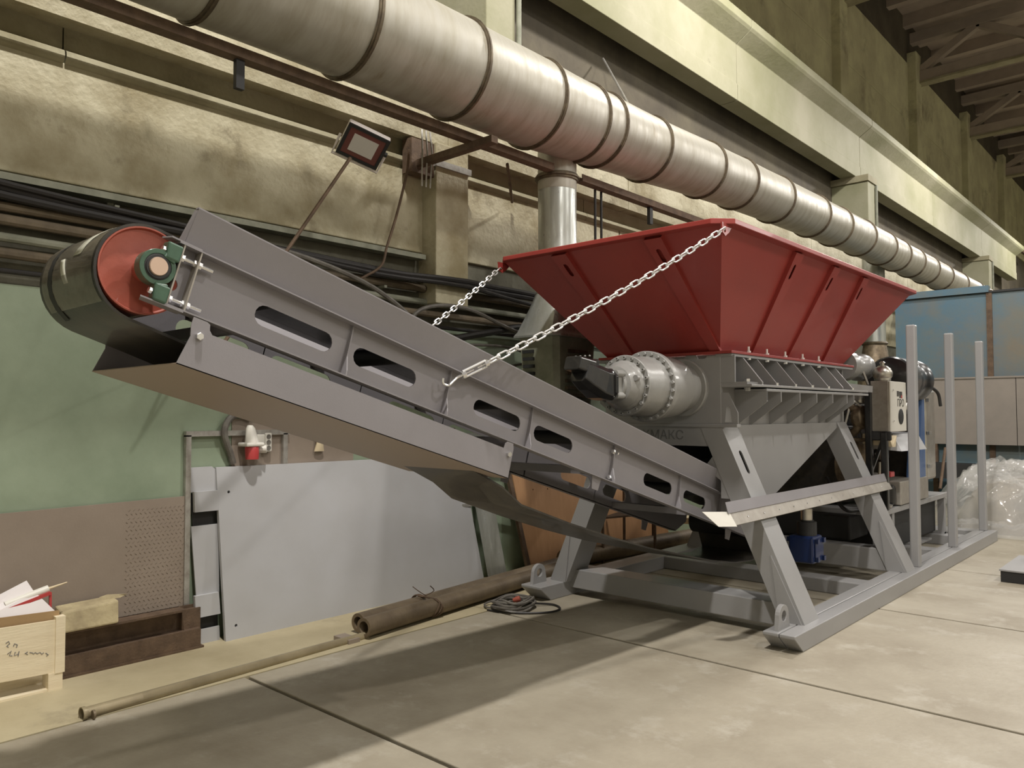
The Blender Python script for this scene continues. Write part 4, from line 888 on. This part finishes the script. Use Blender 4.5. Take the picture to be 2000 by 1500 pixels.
rdk = thing('dark_steel_channel', (-1.2, 9.6, 0), 'grey steel plate on a dark channel lying on open floor beside the skid', 'steel channel')
obj('channel', MB().box(-1.69, -.6, 9.16, 9.22, 0, .11), 'bluedark' if False else 'matblack', rdk, smooth=False, bevel=.005)
obj('top_plate', MB().box(-1.70, -.6, 9.15, 10.2, .11, .125), 'grey', rdk, smooth=False)
obj('upright', MB().box(-1.55, -1.3, 9.75, 9.85, .12, .34), 'rust', rdk, smooth=False)

# =================================================================== ALONG THE LEFT WALL
def lean(y, h, xb=-5.55, xt=-5.675, H=1.3, off=0.): return Vector((xb+(xt-xb)*h/H+off, y, h))
ls = thing('large_grey_sheet', (-5.6, 4.3, 0), 'large grey painted steel sheet with a cut corner leaning on the wall', 'sheet')
obj('sheet', MB().plate([(2.935, 0), (5.70, 0), (5.55, .93), (5.06, 1.13), (4.45, 1.285), (2.905, 1.292)], [circle(3.0, 1.10, .012, 8), circle(3.02, .10, .012, 8)], .03, lambda u, v, q: lean(u, v, off=-q)), 'sheet', ls, smooth=False)
nf = thing('narrow_grey_frame', (-5.66, 2.85, 0), 'narrow grey ladder frame half hidden behind the large leaning sheet', 'frame')
yl = lambda z: 2.772-.067*z
for z0, z1 in ((0, .105), (.355, .865), (1.115, 1.30)):
    obj('stile_panel', MB().plate([(yl(z0), z0), (2.928, z0), (2.915, z1-.03), (2.88, z1), (yl(z1), z1)] if z1 > 1.2 else [(yl(z0), z0), (2.928, z0), (2.925, z1), (yl(z1), z1)], [], .012, lambda u, v, q: lean(u, v, -5.63, -5.69, off=-q)), 'sheet', nf, smooth=False)
for z0, z1 in ((.97, 1.12), (.20, .36)):
    obj('rung', MB().hexa([lean(2.73, z0, -5.63, -5.69), lean(2.92, z0, -5.63, -5.69), lean(2.92, z0, -5.63, -5.69, off=.03), lean(2.73, z0, -5.63, -5.69, off=.03), lean(2.725, z1, -5.63, -5.69), lean(2.91, z1, -5.63, -5.69), lean(2.91, z1, -5.63, -5.69, off=.03), lean(2.725, z1, -5.63, -5.69, off=.03)]), 'sheet', nf, smooth=False)
obj('recess_dark_sheet', MB().plate([(2.79, .02), (2.93, .02), (2.92, 1.1), (2.72, 1.1)], [], .004, lambda u, v, q: lean(u, v, -5.66, -5.705, off=-q)), 'matblack', nf, smooth=False)  # matt black sheet added to make the open recesses dark
tf = thing('bare_tube_frame', (-5.69, 3.1, 0), 'bare steel square-tube frame standing behind the grey sheet', 'frame')
for y in (2.69, 3.50): obj('post', MB().box(-5.715, -5.675, y-.02, y+.02, 0, 1.54), 'steel', tf, smooth=False)
obj('top_bar', MB().box(-5.715, -5.675, 2.67, 3.54, 1.53, 1.57), 'steel', tf, smooth=False)
bp_ = thing('brown_chequer_plate', (-5.70, 2.0, 0), 'brown steel chequer plate leaning against the green wall by the crate', 'plate')
obj('plate', MB().plate([(.4, .28), (2.70, .0), (2.70, 1.092), (.4, 1.06)], [], .012, lambda u, v, q: (-5.70+.0*v-q+.012, u, v)), 'hard', bp_, smooth=False)
dm = MB()
for i in range(34):
    for j in range(13):
        y = 2.26+.032*j+(.016 if i % 2 else 0); z = .10+.028*i
        if y < 2.68 and z < 1.06:
            s_ = 1 if i % 2 else -1
            dm.bar((-5.6865, y-.006, z-.005*s_), (-5.6865, y+.006, z+.005*s_), .0022, .0022, (1, 0, 0))
o_ = obj('raised_treads', dm, 'hard', bp_, smooth=False); o_['kind'] = 'stuff'
ib = thing('rusty_channel_beam', (-5.58, 2.0, 0), 'dark rusty steel channel beam lying along the foot of the wall', 'steel beam')
obj('web', MB().box(-5.66, -5.645, 1.79, 2.74, 0, .30), 'rust', ib, smooth=False)
obj('top_flange', MB().box(-5.66, -5.53, 1.79, 2.62, .285, .30), 'rust', ib, smooth=False)
obj('bottom_flange', MB().box(-5.66, -5.54, 1.79, 2.76, .0, .015), 'rust', ib, smooth=False)
obj('end_plate', MB().box(-5.66, -5.60, 2.62, 2.76, .015, .28), 'rust', ib, smooth=False)
obj('inner_plank', MB().box(-5.64, -5.55, 1.79, 2.74, .015, .14), 'rust', ib, smooth=False)
fb = thing('dirty_fibreboard_block', (-5.58, 2.0, .3), 'dirty yellow fibreboard block lying on the rusty channel beam', 'block')
obj('block', MB().hexa([(-5.66, 1.82, .30), (-5.50, 1.80, .30), (-5.51, 2.15, .30), (-5.66, 2.16, .30), (-5.655, 1.80, .455), (-5.53, 1.80, .43), (-5.54, 2.16, .445), (-5.655, 2.15, .465)]), 'carddirty', fb, smooth=False, bevel=.012)
obj('torn_flap', MB().hexa([(-5.60, 2.05, .452), (-5.58, 2.18, .452), (-5.60, 2.22, .458), (-5.64, 2.12, .455), (-5.61, 2.06, .472), (-5.59, 2.17, .470), (-5.60, 2.24, .465), (-5.64, 2.12, .475)]), 'carddirty', fb, smooth=False)
cr = thing('wooden_crate', (-5.45, 1.3, 0), 'pale wooden crate with handwritten marks on pallet feet', 'crate')
fcr = lambda u, v, q: (-5.375-.26*(1.76-u)*.3-q, u, v)
obj('front_board', MB().plate([(.7, .12), (1.76, .105), (1.76, .425), (.7, .435)], [], .018, fcr), 'wood', cr, smooth=False)
obj('side_board', MB().box(-5.62, -5.385, 1.742, 1.762, .105, .43), 'wood', cr, smooth=False)
obj('corner_post', MB().box(-5.42, -5.368, 1.72, 1.775, .10, .445), 'wood', cr, smooth=False)
obj('pallet_foot', MB().box(-5.48, -5.372, 1.685, 1.765, 0, .105), 'wood', cr, smooth=False)
obj('pallet_foot', MB().box(-5.62, -5.55, 1.40, 1.76, 0, .105), 'wood', cr, smooth=False)
obj('pallet_foot', MB().box(-5.56, -5.47, .95, 1.05, 0, .105), 'wood', cr, smooth=False)
obj('base_skid', MB().box(-5.62, -5.38, .7, 1.76, .0, .012), 'wood', cr, smooth=False)
obj('liner', MB().plate([(.7, .40), (1.755, .40), (1.752, .475), (.7, .505)], [], .006, lambda u, v, q: (-5.41-.26*(1.76-u)*.3-q, u, v)), 'card', cr, smooth=False)
def stroke(pts, w=.0028):
    obj('pen_mark', MB().tube([Vector(fcr(u, v, -.0002)) for u, v in pts], w, 5), 'faint', cr)
hb = lambda u, v: (u, v)
stroke([(1.46, .335), (1.475, .345), (1.48, .33), (1.465, .318), (1.475, .31)]); stroke([(1.50, .31), (1.505, .325), (1.52, .315), (1.515, .30)])
stroke([(1.47, .27), (1.49, .285), (1.48, .26), (1.495, .255)]); stroke([(1.51, .275), (1.505, .255), (1.525, .26), (1.525, .245), (1.53, .275)])
stroke([(1.575, .262), (1.56, .256), (1.575, .246)]); stroke([(1.585, .257), (1.60, .25), (1.605, .243), (1.615, .25), (1.625, .24), (1.64, .245), (1.65, .232), (1.66, .24)])
stroke([(1.67, .235), (1.685, .22), (1.675, .215)]); stroke([(1.725, .385), (1.745, .388)])
pf_ = thing('white_folder', (-5.5, 1.5, .42), 'open white paper folder sticking out of the crate', 'folder')
obj('cover', MB().hexa([(-5.50, 1.30, .46), (-5.43, 1.70, .46), (-5.436, 1.70, .462), (-5.506, 1.30, .462), (-5.58, 1.40, .56), (-5.52, 1.60, .665), (-5.526, 1.60, .667), (-5.586, 1.40, .562)]), 'paper', pf_, smooth=False)
obj('sheet', MB().hexa([(-5.47, 1.30, .46), (-5.42, 1.74, .46), (-5.424, 1.74, .462), (-5.474, 1.30, .462), (-5.53, 1.36, .53), (-5.47, 1.63, .60), (-5.474, 1.63, .602), (-5.534, 1.36, .532)]), 'paper', pf_, smooth=False)
cg = thing('sealant_gun', (-5.5, 1.66, .45), 'red and white sealant gun with nozzle poking out of the crate', 'sealant gun')
obj('cartridge', MB().tube([(-5.50, 1.48, .54), (-5.48, 1.71, .605)], .024, 14), 'white', cg)
obj('cradle', MB().bar((-5.485, 1.48, .515), (-5.465, 1.715, .582), .035, .02), 'redplast', cg, smooth=False)
obj('nozzle', MB().tube([(-5.48, 1.71, .605), (-5.46, 1.81, .632)], [.009, .004], 8), 'cream', cg)
obj('end_bracket', MB().bar((-5.463, 1.715, .585), (-5.458, 1.715, .47), .014, .012), 'redplast', cg, smooth=False)
# pipes on the floor
def bigpipe(x, z, y0, y1, lab):
    t = thing('steel_pipe', (x, y0, z-.075), lab, 'pipe', 'tied pipes by the wall')
    obj('pipe_wall', MB().lathe([(0, .048), (0, .073), (y1-y0, .073), (y1-y0, .048), (0, .048)], (x, y0, z), (-.11, 1, 0), 24, False), 'pipebrown', t)
    return t
bigpipe(-4.835, .085, 3.66, 6.9, 'front one of two thick brown pipes tied together on the floor')
bigpipe(-4.985, .083, 3.72, 6.95, 'rear one of two thick brown pipes tied together, against the sheet')
tw = thing('tie_wire', (-4.95, 4.4, 0), 'rusty wire twisted around the two brown pipes', 'wire')
for q in range(3):
    yy = 4.42+.015*q; c1, c2 = -4.835-.09, -4.985-.09
    pts = [(c1+.085*cos(a), yy+.03*sin(a*2+q), .085+.08*sin(a)) for a in [-1.4+.35*i for i in range(8)]]+[(c2+.085*cos(a), yy-.02, .085+.08*sin(a)) for a in [1.2+.35*i for i in range(8)]]
    obj('strand', MB().tube(pts, .006, 6), 'rust', tw)
obj('wire_tail', MB().tube(sp([(-4.99, 4.42, .17), (-5.0, 4.36, .21), (-5.02, 4.30, .26)]), .004, 5), 'rust', tw)
obj('wire_tail', MB().tube(sp([(-4.99, 4.42, .17), (-4.98, 4.5, .20), (-4.97, 4.45, .25)]), .004, 5), 'rust', tw)
single('wood_batten', MB().box(-4.99, -4.80, 3.5, 3.60, 0, .03), 'hard', 'short dark batten under the ends of the two brown pipes', 'batten', smooth=False)
tpn = thing('thin_floor_pipe', (-4.75, 2.5, 0), 'long thin shiny pipe lying along the floor edge in front of the crate', 'pipe')
obj('pipe_wall', MB().lathe([(0, .034), (0, .040), (.02, .040), (.03, .033), (2.05, .031), (2.05, .026), (0, .034)], (-4.752, 1.66, .026), (-.052, 1, -.006), 18, False), 'dustpipe', tpn)
obj('end_cap', MB().lathe([(0, .025), (.012, .025)], (-4.70, 1.70, .026), (0, 1, 0), 12), 'pipebrown', tpn)
cw = thing('coiled_cable', (-4.6, 5.08, 0), 'grey coiled extension cable with red plug on the floor beside the pipes', 'cable')
pts = []
for i in range(150):
    a = i*.30; r = .15+.035*sin(i*.13)+.015*sin(i*.7)
    pts.append((-4.615+r*cos(a)*.9+.02*sin(i*.05), 5.10+r*1.15*sin(a), .014+.075*i/150+.010*sin(i*.9)))
obj('coil', MB().tube(pts, .011, 6), 'greycable', cw)
obj('loop', MB().tube(sp([(-4.62, 4.98, .03), (-4.75, 4.92, .02), (-4.86, 5.0, .02), (-4.83, 5.12, .04), (-4.74, 5.08, .05), (-4.66, 5.0, .04)]), .009, 6), 'greycable', cw)
obj('lead', MB().tube(sp([(-4.55, 5.25, .03), (-4.42, 5.40, .012), (-4.28, 5.33, .012), (-4.27, 5.18, .012), (-4.40, 5.02, .012), (-4.55, 4.93, .012), (-4.72, 4.88, .012)]), .009, 6), 'cable', cw)
obj('plug', MB().lathe([(0, .018), (.03, .026), (.06, .026), (.065, .02)], (-4.60, 5.08, .075), (.4, .3, .15), 12), 'redpulley', cw)
# leaning profiles between the sheet and the plywood
wpn = thing('pale_channel_profile', (-5.6, 5.9, 0), 'pale painted channel profile leaning on the wall right of the large sheet', 'profile')
obj('web', MB().hexa([(-5.50, 5.72, 0), (-5.48, 5.97, 0), (-5.485, 5.97, 0), (-5.505, 5.72, 0), (-5.69, 5.52, 1.5), (-5.67, 5.77, 1.5), (-5.675, 5.77, 1.5), (-5.695, 5.52, 1.5)]), 'ductpale', wpn, smooth=False)
obj('lip', MB().hexa([(-5.48, 5.97, 0), (-5.53, 6.0, 0), (-5.53, 5.995, 0), (-5.48, 5.965, 0), (-5.67, 5.77, 1.5), (-5.71, 5.80, 1.5), (-5.71, 5.795, 1.5), (-5.67, 5.765, 1.5)]), 'ductpale', wpn, smooth=False)
dan = thing('dark_ladder', (-5.6, 6.2, 0), 'dark steel ladder leaning on the wall left of the plywood', 'ladder')
obj('rail', MB().bar((-5.45, 6.28, 0), (-5.69, 6.05, 1.55), .05, .04, (1, 0, 0)), 'rust', dan, smooth=False)
obj('rail', MB().bar((-5.60, 5.50, 0), (-5.71, 5.40, 1.55), .05, .04, (1, 0, 0)), 'rust', dan, smooth=False)
obj('rung', MB().bar((-5.64, 5.46, .78), (-5.57, 6.16, .78), .03, .03), 'steel', dan, smooth=False)
obj('rung', MB().bar((-5.68, 5.43, 1.2), (-5.63, 6.10, 1.2), .03, .03), 'steel', dan, smooth=False)
plw = thing('orange_plywood_sheet', (-5.6, 7.5, 0), 'orange plywood sheet leaning on the wall behind the far front leg', 'plywood')
obj('sheet', MB().plate([(6.40, 0.02), (9.25, 0.02), (8.95, 1.25), (6.20, 1.25)], [circle(6.55, .86, .009, 8), circle(6.80, .85, .009, 8)], .015, lambda u, v, q: (-5.53-.12*v-q, u, v)), 'ply', plw, smooth=False)
wk = thing('rusty_work_stand', (-5.25, 7.9, 0), 'small rusty angle-iron stand in front of the plywood', 'stand')
for x, y, h in ((-5.25, 7.32, .50), (-5.42, 8.0, .82), (-5.20, 8.30, .82), (-5.05, 8.10, .50)):
    obj('leg', MB().box(x-.012, x+.012, y-.012, y+.012, 0, h), 'rust', wk, smooth=False)
obj('shelf', MB().hexa([(-5.27, 7.30, .49), (-5.03, 8.12, .49), (-5.18, 8.36, .49), (-5.44, 7.98, .49), (-5.27, 7.30, .51), (-5.03, 8.12, .51), (-5.18, 8.36, .51), (-5.44, 7.98, .51)]), 'rust', wk, smooth=False)
crb = single('cream_board_offcut', MB().hexa([(-5.45, 9.3, .22), (-5.0, 9.4, .22), (-5.1, 10.0, .22), (-5.5, 10.0, .22), (-5.45, 9.3, .30), (-5.0, 9.4, .30), (-5.1, 10.0, .30), (-5.5, 10.0, .30)]), 'cream', 'cream board offcut lying on a log beyond the rusty stand', 'board', smooth=False)
single('floor_log', MB().tube([(-5.38, 6.75, .10), (-4.95, 10.4, .11)], .10, 14), 'pipebrown', 'long brown log-like pipe on the floor under the rusty stand', 'pipe')
# electrics on the wall
skt = thing('industrial_socket', (-5.70, 3.16, 1.35), 'white and red industrial socket on the wall above the large sheet', 'socket')
obj('plug_body', loft(MB(), [[(-5.60+.05*cos(a), 3.16+.055*sin(a), 1.47) for a in [2*pi*i/16 for i in range(16)]], [(-5.61+.032*cos(a), 3.15+.036*sin(a), 1.585) for a in [2*pi*i/16 for i in range(16)]], [(-5.61+.018*cos(a), 3.145+.02*sin(a), 1.61) for a in [2*pi*i/16 for i in range(16)]]]), 'white', skt)
obj('socket_collar', MB().box(-5.70, -5.55, 3.09, 3.24, 1.445, 1.475), 'white', skt, smooth=False, bevel=.01)
obj('socket_base', MB().lathe([(0, .05), (.09, .055), (.10, .05)], (-5.61, 3.165, 1.345), (0, 0, 1), 18), 'redplast', skt)
obj('side_plug', MB().lathe([(0, .03), (.06, .032), (.065, .025)], (-5.64, 3.235, 1.42), (.5, .8, 0), 14), 'white', skt)
trp = thing('triple_outlet', (-5.70, 3.34, 1.4), 'white strip of three round outlets beside the industrial socket', 'outlet')
obj('strip', MB().box(-5.72, -5.665, 3.31, 3.37, 1.395, 1.545), 'white', trp, smooth=False, bevel=.008)
for z in (1.425, 1.47, 1.515): obj('outlet', MB().lathe([(0, .019), (.003, .019), (.002, .015)], (-5.664, 3.34, z), (1, 0, 0), 16), 'greycable', trp)
single('junction_box', MB().box(-5.72, -5.67, 3.24, 3.31, 1.43, 1.535), 'white', 'small off-white junction box left of the triple outlet', 'junction box', smooth=False, bevel=.006)
single('socket_backboard', MB().box(-5.735, -5.712, 3.05, 4.2, 1.28, 1.66), 'hard', 'dark brown backboard on the wall behind the sockets', 'board', smooth=False)
single('wall_hose', MB().tube(sp([(-5.69, 3.05, 1.315), (-5.68, 3.02, 1.40), (-5.66, 2.96, 1.55), (-5.66, 3.0, 1.66), (-5.66, 3.1, 1.70), (-5.68, 3.2, 1.66)]), .026, 10), 'greycable', 'grey hose looping on the wall left of the industrial socket', 'hose')
single('hanging_glove', blob(-5.5, 3.95, .02, .02, .01, .0, 1, 1, 2, 2) if False else loft(MB(), [[(-5.69+.015*cos(a), 3.83+.05*sin(a), 1.38) for a in [2*pi*i/10 for i in range(10)]], [(-5.68+.02*cos(a), 3.83+.032*sin(a), 1.45) for a in [2*pi*i/10 for i in range(10)]], [(-5.69+.012*cos(a), 3.84+.045*sin(a), 1.53) for a in [2*pi*i/10 for i in range(10)]]]), 'cream', 'pale work glove hanging on the dark board above the sheet', 'glove')
